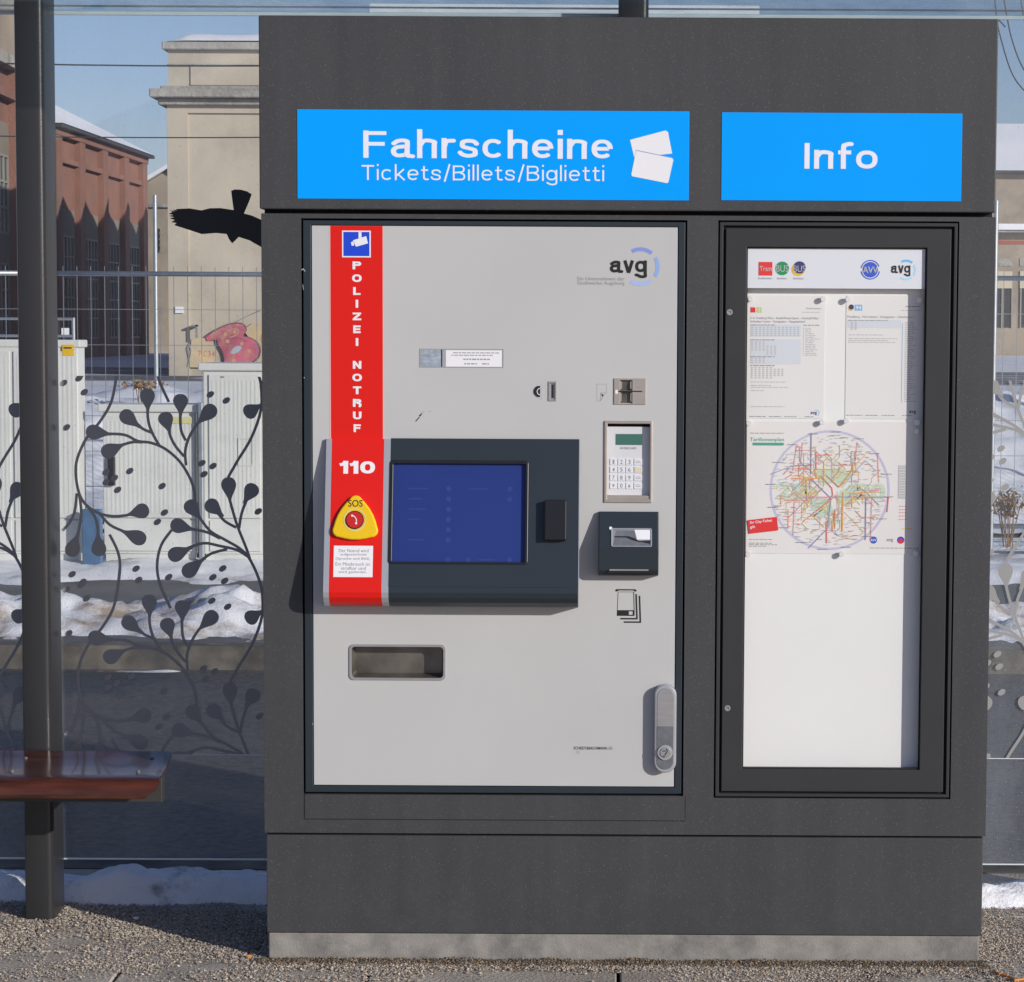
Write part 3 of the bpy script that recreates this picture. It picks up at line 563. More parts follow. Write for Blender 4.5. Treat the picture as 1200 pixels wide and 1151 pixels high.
# handle
T = TA(779, 853, Y6 - .002)
hd = MB().prism(T, rr((766.5, 800, 792.5, 905), 12.8, 10), .024, 0).build('door_handle', 'chrome', mach, bevel=.004, segs=3)
MB().prism(T, rr((769.5, 804, 789.5, 901), 9.8, 8), .0255, .02).build('handle_face', 'steel', hd, bevel=.001, segs=1)
MB().prism(T, [(770, 849), (789, 849)] + [(779.5 + 9.4 * math.cos(math.radians(a)), 891 + 9.4 * math.sin(math.radians(a))) for a in range(0, 181, 15)], .0262, .02).build('lock_plate', 'chrome_dark', hd)
b = MB(); b.cyl(T, (779.2, 880.2), 9, .030, .02, 'chrome').cyl(T, (779.8, 879.8), 6.3, .033, .02, 'steel'); b.build('lock', None, hd, bevel=.0008, segs=1)
MB().rect(T, (776, 877.4, 780, 878.4), .0336, 'black').stroke(T, [(779, 883), (782.5, 876.8)], 1, .0336, 'black').disc(T, (781, 876), .9, .0336, 'black', 8).disc(T, (778, 884), .9, .0336, 'black', 8).build('keyhole', None, hd)
T = TA(695, 877, Y6); b = MB()
b.text(T, 'SCHEIDT&BACHMANN', (672, 875, 711.5, 878.6), .0004, 'black', bold=.01).flat(T, [(712.6, 878.6), (714.5, 874.6), (716.8, 874.6), (718.6, 878.6)], .0004, 'pgrey').text(T, 'CE', (675, 880.4, 679.4, 883.6), .0004, 'pgrey').rect(T, (689, 881.4, 718, 882.3), .0004, 'pmid'); b.build('maker_marking', None, mach)

# console with the screen: sloping face, rolled under at the bottom
def console():
    prof = [(515, 0), (515, .010), (688, .084), (695, .086), (701, .083), (706.5, .074), (710.5, .058), (711.2, 0)]
    b = MB(); P = []
    xs = [380.5, 387.0, 448.6, 456.6, 677.8]
    mats = ['silver', 'red', 'silver', 'slate']; n = len(prof)
    X = [U(x, 612, Y6 - .05).x for x in xs]
    ring = []
    for x in X:
        ring.append([Vector((x, Y6 - d, U(530, y, Y6 - d).z)) for y, d in prof])
    # separate strips so that each colour band is its own part
    out = []
    for i, mm in enumerate(mats):
        bb = MB(); A, B_ = ring[i], ring[i + 1]
        fs = [(j, (j + 1) % n, (j + 1) % n + n, j + n) for j in range(n)]
        if mm == 'slate':
            fs = [f for j, f in enumerate(fs) if j != 1]
        caps = [tuple(range(n)), tuple(range(2 * n - 1, n - 1, -1))]
        bb.add(A + B_, fs + caps, mm); out.append((bb, mm))
    return out
cons = None
for bb, mm in console():
    nm = {'silver': 'console_trim', 'red': 'emergency_panel', 'slate': 'console'}[mm]
    o = bb.build(nm, None, mach)
    if mm == 'slate': cons = o
    if mm == 'red': emer = o
T = TS(567, 604, 515, 688, .010, .084)
cx0 = 456.6
MB().plate(T, (456.2, 514.2, 678.6, 688.4), [(458.6, 542.2, 616.6, 659.6)], .0008, -.012).build('console_face', 'slate', cons, bevel=.0006, segs=1)
MB().box(T, (678.0, 516, 679.4, 686), .0004, -.004).build('edge_trim', 'silver', cons)
MB().ring(T, rr((455.2, 540, 619, 662), 4), rr((459.6, 544, 615.6, 659), 1.5), .0022, -.008).build('screen_bezel', 'blackp', cons, bevel=.0012, segs=2)
scr = MB().box(T, (457, 541.5, 617.5, 660.5), -.008, -.012).build('screen', 'screen', cons)
b = MB()
for x, ys in ((525, (573, 585, 597, 609, 621, 633, 656)), (597, (573, 585)), (549, (656,)), (597.5, (656,))):
    for y in ys: b.disc(T, (x, y), 3.2, -.0076, 'screen_ico', 10)
for x0, x1, y in ((477, 502, 573), (550, 572, 573), (478, 494, 585), (478, 498, 597), (478, 492, 609), (478, 496, 633), (560, 580, 656)): b.rect(T, (x0, y - .8, x1, y + .8), -.0076, 'screen_ico')
b.build('screen_text', None, scr, kind='stuff')
MB().box(T, (638.5, 587, 664.5, 634), .022, 0).build('card_scanner', 'blackp', cons, bevel=.003, segs=3)
# emergency call parts
T = TS(417, 604, 515, 688, .010, .084)
MB().wtext(T, '110', (397, 540.5, 438.5, 555.5), .0006, wt=.36, sp=.14).build('emergency_number', 'white', emer)
tri = []
for cxx, cyy, a in ((417, 589.5, -90), (435.8, 622.5, 30), (398.2, 622.5, 150)):
    for i in range(9): t = math.radians(a - 60 + 120 * i / 8); tri.append((cxx + 8 * math.cos(t), cyy + 8 * math.sin(t)))
def bulge(pts, c, n=5):
    out = []
    for i in range(len(pts)):
        p, q = pts[i], pts[(i + 1) % len(pts)]; L_ = math.hypot(q[0] - p[0], q[1] - p[1]); out.append(p)
        if L_ > 12:
            for j in range(1, n):
                t = j / n; x, y = p[0] + (q[0] - p[0]) * t, p[1] + (q[1] - p[1]) * t; dx, dy = x - c[0], y - c[1]; l = math.hypot(dx, dy); s_ = 4 * t * (1 - t) * 3.0; out.append((x + dx / l * s_, y + dy / l * s_))
    return out
sos = MB().prism(T, bulge(tri, (417, 614)), .012, 0).build('sos_triangle', 'yellow', emer, bevel=.004, segs=3)
MB().text(T, 'SOS', (408.5, 587, 425.5, 595), .0126, bold=.003).build('sos_lettering', 'black', sos)
b = MB(); b.arc(T, (416.5, 610.5), 12.2, 13.4, 0, 360, .0126, 'pgold').arc(T, (416.5, 610.5), 9.6, 10.8, 0, 360, .0128, 'blackp').cyl(T, (416.5, 610.5), 9.6, .016, .01, 'button')
b.stroke(T, spline([(413.6, 605.4), (416.6, 607), (418.6, 610.5), (418.4, 614.5)], 4), 1.0, .0164, 'white').disc(T, (413.6, 605.6), 1.3, .0166, 'white', 8).disc(T, (418.4, 614.6), 1.3, .0166, 'white', 8); b.build('call_button', None, sos)
nl = MB().rect(T, (392, 640, 438, 676.5), .0006).build('notice_label', 'white', emer)
b = MB()
for s, x0, x1, y in (('Der Notruf wird', 398, 433, 646), ('aufgezeichnet', 400, 431, 650.7), ('(Sprache und Bild).', 394.5, 435, 655.6), ('Ein Missbrauch ist', 394.5, 435, 661.6), ('strafbar und', 401, 430, 666.4), ('wird geahndet.', 398, 431, 671.2)):
    b.text(T, s, (x0, y - 2.2, x1, y + 1.6), .0010, 'pgrey')
b.build('notice_text', None, nl)

# ================================================================== INFO DISPLAY CASE
case = thing('info_display_case', (.85, .05, .4), 'tall narrow glazed notice case with dark frame under the Info sign', 'display case')
YB = .036
r1 = inset(infoR, .004); r2 = wr(845.5, 265.5, 1113, 930); r3 = wr(848, 268, 1110, 928); op = wr(872.5, 290, 1082, 902)
MB().box(TW(.012), inset(infoR, -.0005), -.06, -.12).build('back_shell', 'gap', case)
MB().ring(T0, quad(r1), quad(inset(r2, -.001)), 0, -.07).build('outer_frame', 'frame', case, bevel=.0012)
MB().ring(TW(.003), quad(inset(r2, -.001)), quad(r3), -.008, -.07).build('frame_gap', 'gap', case)
MB().ring(TW(.0), quad(r3), quad(op), 0, -.060).build('door_frame', 'frame', case, bevel=.0015)
MB().ring(TW(.0), quad(inset(op, -.0005)), quad(inset(op, .003)), -.006, -.012).build('glass_gasket', 'gap', case)
MB().rect(TW(.0), inset(op, .002), -.009).build('door_glass', 'caseglass', case)
for x, y in ((855, 366), (852.5, 830)):
    T = TA(x, y, 0); s_ = MB().cyl(T, (x, y), 3.6, .0015, -.001, n=14).build('screw', 'steel', case, bevel=.0004, segs=1)
    MB().arc(T, (x, y), 1.2, 1.9, -60, 150, .0018, 'black', 8).build('screw_recess', None, s_)
MB().box(TW(YB), (op[0] - .01, op[1] - .01, op[2] + .012, op[3] + .01), 0, -.004).build('backboard', 'board', case)
HS = TA(979, 316, YB - .024)
hs = MB().box(HS, (870, 291, 1084.5, 338), .002, -.020).build('header_strip', 'strip', case)
d = .0026
MB().rect(HS, (889.3, 307.6, 905.4, 323.4), d, 'tram').text(HS, 'Tram', (890.3, 312.4, 904.6, 318.2), d + .0004, 'white', bold=.01).build('tram_symbol', None, hs)
MB().disc(HS, (916.8, 315), 8, d, 'green').text(HS, 'BUS', (909.6, 311, 924.2, 319), d + .0004, 'white', bold=.0).build('bus_symbol', None, hs)
MB().disc(HS, (935.6, 316), 7.8, d, 'byel').disc(HS, (937, 313.8), 7.2, d + .0002, 'navy').text(HS, 'BUS', (930, 311.4, 944, 319), d + .0004, 'white').build('night_bus_symbol', None, hs)
b = MB()
for x0, x1, s in ((889, 905, 'Straßenbahn'), (911, 922, 'Stadtbus'), (930, 942, 'Nachtbus')): b.text(HS, s, (x0, 325.4, x1, 327.6), d, 'pgrey')
b.build('symbol_captions', None, hs, kind='stuff')
MB().arc(HS, (1019.6, 316), 10.2, 11.4, 20, 170, d, 'avv').arc(HS, (1019.6, 316), 10.2, 11.4, 190, 350, d, 'avv').disc(HS, (1019.6, 316), 9, d, 'avv').text(HS, 'AVV', (1010.5, 312.2, 1028.8, 320), d + .0004, 'white', bold=.03).build('network_emblem', None, hs)
avg_logo(HS, 1043.8, 310.8, 1066.4, 323, 1061.5, 316, 12, ('sky1', 'sky2', 'sky2'), d, 'company_logo', hs, t=.2)
TP = TA(972, 420, YB)
# posters: separate papers pinned to the board
def bars(b, T, x0, x1, y, h, m, d, wmin=2, wmax=7, gap=1.0):
    x = x0
    while x < x1 - 1: q = min(random.uniform(wmin, wmax), x1 - x); b.rect(T, (x, y, x + q, y + h), d, m); x += q + gap
def paper(name, r, m, label, cat, T, d0=.0):
    o = MB().box(T, r, d0 + .0012, d0 + .0004).build(name, m); return tag(o, label, cat)
pA = paper('timetable', (875.5, 347, 966, 490.5), 'paper', 'timetable sheet with red tram symbol and long columns of times, upper left in the case', 'timetable', TP)
pB = paper('timetable', (991, 346.5, 1081, 490.5), 'paper', 'timetable sheet with blue route number and mostly empty page, upper right in the case', 'timetable', TP)
d = .0016; b = MB()
b.rect(TP, (879, 361, 884.8, 367), d, 'tram').rect(TP, (886.4, 361, 892.2, 367), d, 'lime').text(TP, '6', (888, 362, 890.6, 366), d + .0003, 'white').text(TP, 'Fahrplan', (944.5, 361, 961.5, 363.4), d, 'pgrey')
bars(b, TP, 939.5, 961.5, 366, .8, 'pmid', d); b.text(TP, '5  6  Friedberg West - Rudolf-Diesel-Gymn. - Hochzoll Mitte', (879, 372, 958.5, 375.4), d, 'pgrey').text(TP, 'Schwaben Center - Königsplatz - Hauptbahnhof', (879, 376, 943, 379.4), d, 'pgrey')
b.rect(TP, (879.5, 380.8, 938.5, 395), d, 'plight').rect(TP, (879.5, 398, 938.5, 427), d, 'plight')
for g0, rows, ca, cb in ((383.5, 5, 0, 13), (393.6, 1, 13, 13), (400.6, 5, 0, 4), (405.4, 5, 4, 7), (419.8, 3, 0, 4), (430.6, 6, 0, 6), (432.6, 4, 6, 9)):
    for r_ in range(rows):
        for c_ in range(ca, cb): b.rect(TP, (880.6 + c_ * 4.45, g0 + r_ * 2.35, 882.7 + c_ * 4.45, g0 + r_ * 2.35 + 1.3), d + .0003, 'pmid')
for y in (381, 398.3, 418, 428.3): bars(b, TP, 879.6, 908, y, 1, 'pgrey', d + .0003)
b.rect(TP, (941, 384, 941.5, 417), d, 'pgold'); bars(b, TP, 941, 961, 381, 1, 'pgrey', d)
for i in range(16): bars(b, TP, 943.5, random.uniform(951, 959.5), 384.6 + i * 2.1, .9, 'pmid', d)
for y, x1 in ((447.6, 921), (451.6, 904), (453.8, 926), (457.7, 897), (476.4, 920)): bars(b, TP, 880.5, x1, y, .9, 'pmid', d)
for x0, x1 in ((879, 898), (902, 916), (920, 934), (944, 954)): bars(b, TP, x0, x1, 488, .9, 'pgrey', d)
b.text(TP, 'avg', (950.5, 482.6, 958, 486.6), d, 'navy', bold=.02).arc(TP, (957, 484), 3.2, 3.8, -60, 120, d, 'cyan', 10); b.build('timetable_print', None, pA, kind='stuff')
b = MB()
b.disc(TP, (996.3, 361), 3.4, d, 'byel', 14).disc(TP, (996.8, 360), 3, d + .0002, 'navy', 14).rect(TP, (1000.8, 357.3, 1009.6, 364.2), d, 'cyan').text(TP, '94', (1002, 358.6, 1008.4, 363), d + .0003, 'white', bold=.02)
b.text(TP, 'Friedberg - Herrenbach - Königsplatz - Oberhausen', (992.5, 370, 1069, 373.3), d, 'pgrey'); bars(b, TP, 1060.5, 1077, 358.6, 1.1, 'pgrey', d); bars(b, TP, 1055, 1077, 363.3, .8, 'pmid', d)
b.rect(TP, (993, 375, 1055.5, 384.4), d, 'plight'); bars(b, TP, 993.5, 1040, 375.2, .8, 'pgrey', d + .0003)
for r_ in range(5):
    for x in (996.5, 1001): b.rect(TP, (x, 377 + r_ * 2, x + 2.4, 378.2 + r_ * 2), d + .0003, 'pmid')
for y, x1 in ((392, 1035), (396.2, 1051), (398.4, 1040), (400.6, 1049)): bars(b, TP, 994, x1, y, .9, 'pmid', d)
b.rect(TP, (1056.6, 378, 1057.1, 471), d, 'cyan')
for i in range(45): bars(b, TP, 1060, random.uniform(1066, 1074), 377 + i * 2.1, .9, 'pmid', d)
for x0, x1 in ((992, 1011), (1015, 1029), (1034, 1049), (1058, 1070)): bars(b, TP, x0, x1, 486, .9, 'pgrey', d)
b.text(TP, 'avg', (1066, 480.6, 1074, 484.8), d, 'navy', bold=.02); b.build('timetable_print', None, pB, kind='stuff')
# tariff map
T = TA(972, 572, YB)
pM = paper('tariff_map', (874.5, 494, 1081, 649.5), 'paper2', 'fare zone map with lilac circle and coloured lines, pinned below the timetables', 'map', T)
rnd = random.Random(3); b = MB()
b.text(T, 'Tarifzonenplan', (878, 513, 918, 518.6), d, 'mgreen2', bold=.005).flat(T, rr((881, 519, 918, 522.3), 1.4, 3), d, 'mgreen2'); bars(b, T, 878, 918, 507.5, .8, 'pgrey', d)
cx, cy, R_ = 972.5, 574.5, 70.5
b.arc(T, (cx, cy), R_ - 2.6, R_, 0, 360, d, 'lilac', 64)
for s, bb_ in (('28', (909, 566, 946, 585.5)), ('20', (1004, 566, 1038, 585.5))): b.text(T, s, bb_, d, 'mgreen', bold=.04)
for pts in ([(955, 551), (985, 548), (1000, 556), (988, 572), (975, 566), (962, 570)], [(950, 584), (972, 586), (978, 600), (962, 608), (951, 596)], [(985, 575), (1003, 566), (1010, 580), (996, 594), (980, 590)], [(944, 566), (960, 575), (952, 582), (943, 579)]): b.flat(T, pts, d, 'mgreen')
_ply = [0]
def pl(p, m, w_=.9): _ply[0] += 1; b.stroke(T, p, w_, d + .00095 + .000006 * _ply[0], m)
for m_, w_, p in (('morange', 1.3, [(927, 561), (950, 561), (964, 560), (966, 556)]), ('morange', 1.2, [(954, 550), (957, 560)]), ('morange', 1.2, [(954, 550), (975, 550), (976, 554)]), ('mred', .9, [(920, 561), (928, 556)]), ('mred', 1.1, [(955.6, 530), (956, 551)]), ('mred', .8, [(956, 533), (975, 533)]),
                 ('mblue', 1.0, [(950, 507), (950, 556)]), ('mblue', .9, [(903, 556), (930, 545.5), (949, 545.5)]), ('mblue', .8, [(950, 561), (974, 584)]), ('mblue', 1.0, [(974, 584), (970, 620)]), ('mblue', 1.0, [(970, 620), (948, 643)]), ('mblue', .9, [(974, 582.3), (1043, 582.3)]), ('mblue', 1.0, [(1015, 583), (1015, 633)]),
                 ('mred', 1.1, [(962, 558), (975, 572), (976, 580), (970, 588), (950, 605), (942, 611)]), ('myel', 1.2, [(945, 560), (947, 595)]), ('mred', .9, [(923, 587), (950, 586)]), ('mred', .8, [(948, 582.6), (972, 582.6)]), ('myel', 1.2, [(964, 597), (954, 605), (972, 592)]),
                 ('morange', 1.5, [(988, 577), (987.6, 623)]), ('morange', 1.1, [(979, 620), (979, 597), (986, 595)]), ('morange', 1.2, [(983, 571), (997, 553), (1000, 545)]), ('myel', 1.2, [(1000, 540), (1000, 556), (1006, 556)]), ('myel', 1.2, [(995, 569), (1008, 569), (1009, 574)]), ('morange', 1.0, [(996, 578), (1030, 576)]),
                 ('mred', .9, [(1019, 575), (1031, 574)]), ('myel', 1.0, [(999, 581), (999, 594)]), ('mred', 1.2, [(1041.5, 582), (1040, 600)]), ('mred', 1.2, [(969, 611), (969.5, 637)]), ('mred', .8, [(978, 601), (976, 623), (970, 625)]), ('mred', .9, [(968, 557), (983, 571), (990, 565)]), ('mred', .6, [(1007, 524), (1004, 518), (1002, 540)]), ('mred', .6, [(1028, 530), (1030, 565)]), ('mred', .6, [(1022, 583), (1021, 634)]), ('mred', .6, [(931, 588), (930, 628)]), ('mred', .6, [(924, 598), (924, 620)]), ('mred', .6, [(933, 522), (929, 552)]), ('mred', .6, [(940, 518), (938, 545)])): pl(p, m_, w_)
lay_ = d + .0004
for i in range(95):                                             # fine branch lines
    a = rnd.uniform(0, 6.283); r0 = rnd.uniform(8, 40); x, y = cx + r0 * math.cos(a), cy + r0 * math.sin(a); p_ = [(x, y)]; dirs = rnd.choice(((1, 0), (0, 1), (1, 1), (-1, 1)))
    for q_ in range(rnd.choice((2, 3, 4))):
        L_ = rnd.uniform(4, 16); ux_, uy_ = dirs; sg = 1 if (x - cx) * ux_ + (y - cy) * uy_ > 0 else -1; l_ = math.hypot(ux_, uy_); x += sg * ux_ / l_ * L_; y += sg * uy_ / l_ * L_
        if math.hypot(x - cx, y - cy) > R_ - 5: break
        p_.append((x, y)); dirs = rnd.choice(((1, 0), (0, 1), (1, 1), (1, -1)))
    lay_ += .000008
    if len(p_) > 1: b.stroke(T, p_, rnd.choice((.5, .6, .8)), lay_, rnd.choice(('mred', 'morange', 'morange', 'myel', 'mblue', 'pmid', 'mgreen', 'myel')))
for i in range(520):
    a, r_ = rnd.uniform(0, 6.283), R_ * math.sqrt(rnd.uniform(.10, .88)); x, y = cx + r_ * math.cos(a), cy + r_ * math.sin(a); L_ = rnd.uniform(2, 7)
    b.rect(T, (x - L_ / 2, y, x + L_ / 2, y + .55), d + .0012 + i * .0000012, rnd.choice(('pmid', 'pmid', 'pmid', 'plight', 'mred', 'pgold')))
for i in range(16):
    a = i * .393 + .1; x, y = cx + (R_ - 1) * math.cos(a), cy + (R_ - 1) * math.sin(a); bars(b, T, x - 6, x + 6, y, .7, 'pgrey', d + .0021)
rot = lambda x, y: (895 + (x - 895) * math.cos(.12) + (y - 616) * math.sin(.12), 616 - (x - 895) * math.sin(.12) + (y - 616) * math.cos(.12))
b.flat(T, [rot(877, 608), rot(911.5, 608), rot(911.5, 624), rot(877, 624)], d + .0024, 'tram').text(T, 'Ihr City-Ticket', (879, 610, 905, 614), d + .0028, 'white', bold=.02, rot=.12).text(T, 'gilt', (879, 616.6, 885, 620.4), d + .0028, 'white', bold=.02, rot=.12)
for x0, x1, y in ((878, 905, 632.6), (878, 905, 637), (878, 911, 638.8), (878, 898, 640.6), (1020, 1078, 642)): bars(b, T, x0, x1, y, .8, 'pgrey', d)
b.disc(T, (1024.5, 633), 4.3, d, 'avv', 16).text(T, 'AVV', (1021, 631.5, 1028, 634.6), d + .0004, 'white', bold=.02).text(T, 'avg', (1040, 631.5, 1047.6, 635.5), d, 'pgrey', bold=.02).disc(T, (1056.5, 633), 4.3, d, 'pblue', 16).disc(T, (1056.5, 634), 3, d + .0003, 'tram', 16)
b.rect(T, (1052.5, 545, 1062, 584), d, 'pmid')
for i in range(12): b.rect(T, (1053.2, 546.5 + i * 3.1, 1061, 547.2 + i * 3.1), d + .0004, 'paper')
for y in (593, 597, 600.6, 604.5, 608.6): dash(b, T, (1054, y), (1064, y), 'mred', d, 1.0)
b.rect(T, (1057, 619, 1070, 620.2), d, 'myel'); b.build('map_print', None, pM, kind='stuff')
mg = [(879.5, 350.5, 'at the top left corner of the left timetable'), (964.5, 350.5, 'at the top right corner of the left timetable'), (993.5, 351, 'at the top left corner of the right timetable'), (1077, 352, 'at the top right corner of the right timetable'), (877.5, 496, 'at the top left corner of the fare map'), (963, 494.5, 'left of the middle on the top edge of the fare map'), (991.5, 493, 'right of the middle on the top edge of the fare map'), (1074, 495, 'at the lower right corner of the right timetable'), (1073.5, 505.5, 'near the top right corner of the fare map'), (876.5, 649, 'at the bottom left corner of the fare map'), (986, 649, 'on the middle of the bottom edge of the fare map'), (1072.5, 648.5, 'at the bottom right corner of the fare map')]
for x, y, l in mg:
    T = TA(x, y, YB); b = MB(); b.cyl(T, (x, y), 2.2, .011, .001).cyl(T, (x, y), 3.4, .015, .010); tag(b.build('magnet', 'magnet', bevel=.0006, segs=1), 'small round white magnet ' + l, 'magnet', 'magnets holding the notices')

# ================================================================== SHELTER: columns, roof glass, back panes with printed film
YC, YG = .386, .52                                              # column front, glass plane
shel = thing('tram_shelter', (0, .5, 0), 'glass tram shelter with slim dark columns and leaf-printed back panes behind the cabinet', 'shelter')
def column(x0, x1, ztop):
    r = wr(x0, 0, x1, 1070, YC); ux = (r[0] + r[2]) / 2; hw = (r[2] - r[0]) / 2
    o = [(-hw, .006), (-hw + .002, .002), (-hw + .006, 0), (hw - .016, 0), (hw - .010, .0012), (hw - .0048, .0045), (hw - .0014, .0098), (hw, .016), (hw, .126), (hw - .006, .132), (-hw + .006, .132), (-hw, .126)]
    b = MB(); n = len(o); P = [(ux + a, YC + c, z) for z in (-.02, ztop) for a, c in o]
    b.add(P, [tuple(range(n)), tuple(range(2 * n - 1, n - 1, -1))] + [(i, i + n, (i + 1) % n + n, (i + 1) % n) for i in range(n)])
    ob = b.build('column', 'column', shel); ob.data.shade_smooth(); ob.data.set_sharp_from_angle(angle=math.radians(35))
    return ux, hw
c1, hw1 = column(22.5, 56, 2.62); c2, hw2 = column(722, 757, 2.62)
zr = U(600, 17, YG).z
gb = U(200, 1007, YG).z; gbR = U(1180, 1013, YG).z
tile_leaf, tile_st, tile_dot = [], [], []
def z2(pts): return [(x / 3.597, y / 3.597 + 300) for x, y in pts]
def z3(pts): return [(x / 3.597, y / 3.597 + 600) for x, y in pts]
ST = [z2([(505, 435), (492, 540), (470, 625), (420, 705), (370, 765), (330, 850), (322, 920), (335, 1000), (365, 1050), (420, 1085), (480, 1097), (540, 1092)]),
      z3([(335, -80), (343, 10), (325, 110)]), z3([(325, -79), (315, 0), (290, 50), (262, 80)]), z3([(365, -29), (405, 30), (415, 110)]), z3([(420, 6), (465, 55), (530, 85)]),
      z3([(462, 95), (497, 170), (505, 240), (492, 335)]),
      z2([(455, 748), (530, 752), (585, 778), (640, 785), (700, 810), (760, 862), (800, 925), (820, 980), (824, 1030)]), z2([(505, 800), (560, 783), (605, 783)]),
      z2([(675, 795), (645, 740), (630, 690), (627, 630)]), z2([(645, 742), (605, 725), (570, 690)]), z2([(780, 842), (745, 800), (722, 755), (715, 715)]),
      z2([(788, 880), (785, 820), (800, 765), (832, 710), (860, 680)]), z2([(788, 775), (768, 730), (765, 650)]),
      z3([(835, 5), (850, 30), (890, 80), (950, 115), (1010, 150), (1050, 190), (1085, 260), (1106, 330), (1110, 400)]), z3([(790, 68), (870, 82), (930, 110)]),
      z3([(790, 152), (860, 130), (930, 142), (1000, 158), (1045, 185)]), z3([(835, 215), (890, 175), (960, 155)]),
      z3([(725, 75), (680, 140), (662, 225), (675, 310), (718, 408)]),
      z2([(1105, 520), (1106, 640), (1065, 760), (1005, 860), (965, 930)]), z2([(968, 1010), (985, 1075), (1005, 1140)]) + z3([(1040, 150), (1055, 195)]),
      z2([(1045, 1020), (1022, 1080), (1010, 1145)]), z2([(920, 1080), (950, 1115), (998, 1142)])]
LF = [z2([(630, 1065), (535, 1092)]), z3([(293, 190), (330, 90)]), z3([(418, 188), (412, 85)]), z3([(616, 122), (510, 78)]), z2([(366, 737), (475, 750)]), z2([(432, 835), (530, 790)]),
      z2([(627, 555), (629, 655)]), z2([(515, 655), (597, 722)]), z2([(695, 655), (722, 745)]), z2([(913, 628), (835, 705)]), z2([(767, 578), (767, 672)]), z2([(790, 1030), (850, 1110)]),
      z3([(720, 48), (822, 74)]), z3([(710, 192), (812, 148)]), z3([(772, 268), (862, 195)]), z2([(965, 928), (973, 1035)]), z2([(1080, 958), (1030, 1040)]), z2([(873, 1030), (945, 1095)]), z2([(1036, 665), (1110, 620)])]
DT = z2([(275, 535), (340, 515), (362, 573), (285, 722), (893, 580), (960, 605), (855, 870), (902, 882), (863, 917), (550, 905), (686, 968), (695, 1080), (665, 1120), (498, 985), (1092, 1073), (450, 910), (485, 935), (450, 952)]) + z3([(573, 240), (583, 288), (711, 275), (940, 237), (898, 275), (948, 290), (302, 265), (347, 297),])
TG = TA(190, 660, YG - .006)
def pattern(offs, clip, name, parent, film='film'):
    bm = bmesh.new()
    def poly(pts, e): 
        vs = [bm.verts.new(TG(u, v, e)) for u, v in pts]; bm.faces.new(vs)
    for ti, (ox, oy) in enumerate(offs):
        for k, st in enumerate(ST):
            p = spline(st, 4); n = len(p); w_ = 3.4; Lp, Rp = [], []
            for i, (a, c) in enumerate(p):
                q, r = p[max(i - 1, 0)], p[min(i + 1, n - 1)]; dx, dy = r[0] - q[0], r[1] - q[1]; l = math.hypot(dx, dy) or 1
                Lp.append((a - dy / l * w_ / 2 + ox, c + dx / l * w_ / 2 + oy)); Rp.append((a + dy / l * w_ / 2 + ox, c - dx / l * w_ / 2 + oy))
            poly(Lp + Rp[::-1], .00005 * (k % 9) + .000006 * ti)
        for k, (a, c) in enumerate(LF):
            dx, dy = c[0] - a[0], c[1] - a[1]; l = math.hypot(dx, dy); nx, ny = -dy / l, dx / l; pts = []
            prof = [(0, 0), (.02, .13), (.07, .22), (.16, .295), (.28, .33), (.42, .31), (.56, .24), (.70, .155), (.84, .085), (1.0, .05)]
            for t, w_ in prof: pts.append((a[0] + dx * t + nx * w_ * 27, a[1] + dy * t + ny * w_ * 27))
            for t, w_ in prof[::-1][:-1]: pts.append((a[0] + dx * t - nx * w_ * 27, a[1] + dy * t - ny * w_ * 27))
            poly([(x + ox, y + oy) for x, y in pts], .0006 + .00005 * (k % 7) + .000006 * ti)
        for k, (x, y) in enumerate(DT):
            poly([(x + ox + 4.5 * math.cos(t) * 1.0 - .8 * math.sin(t), y + oy + 3.9 * math.sin(t) - .8 * math.cos(t)) for t in [6.283 * i / 14 for i in range(14)]], .0011 + .00003 * ti + .000001 * k)
    X0, X1, Z0, Z1 = clip
    for co, no in (((X0, 0, 0), (-1, 0, 0)), ((X1, 0, 0), (1, 0, 0)), ((0, 0, Z0), (0, 0, -1)), ((0, 0, Z1), (0, 0, 1))):
        bmesh.ops.bisect_plane(bm, geom=bm.verts[:] + bm.edges[:] + bm.faces[:], plane_co=co, plane_no=no, clear_outer=True)
    me = bpy.data.meshes.new(name); bm.to_mesh(me); bm.free(); me.materials.append(M[film])
    o = bpy.data.objects.new(name, me); C.objects.link(o); o.parent = parent; o.matrix_parent_inverse = Matrix.Identity(4); o['kind'] = 'stuff'; return o
zf0, zf1 = U(200, 883.5, YG).z, U(200, 441, YG).z
def pane(xa, xb, zb, offs, drop=0):
    p = MB(); p.add([(xa, YG, zb), (xb, YG, zb), (xb, YG, zr - .004), (xa, YG, zr - .004)], [(0, 1, 2, 3)]); po = p.build('glass_pane', 'pane', shel, recalc=False)
    po.matrix_parent_inverse = Matrix.Translation(-shel.location)
    e = MB(); e.box(TW(YG - .004), (xa, -zb - .002, xb, -zb + .001), .0, -.008); e.build('glass_edge', 'filmedge', shel)
    f = pattern(offs, (xa + .002, xb - .002, zf0 + drop, zf1 + drop), 'printed_branches', po)
    f.matrix_parent_inverse = (po.matrix_parent_inverse).inverted() if False else Matrix.Translation(shel.location) @ Matrix.Translation(-shel.location)
    e = MB(); e.box(TW(YG - .006), (xa, -zf0 - drop - .0012, xb, -zf0 - drop + .0012), .0008, 0); e.build('film_edge', 'filmedge', shel)
    return po
offL = [(i * 275, j * 243) for i in (-1, 0) for j in (-1, 0, 1)]
cmid = 680
pane(-3.2, c1 - .012, gb, [(o[0] - 0, o[1]) for o in [(i * 275, j * 243) for i in (-1,) for j in (-1, 0, 1)]])
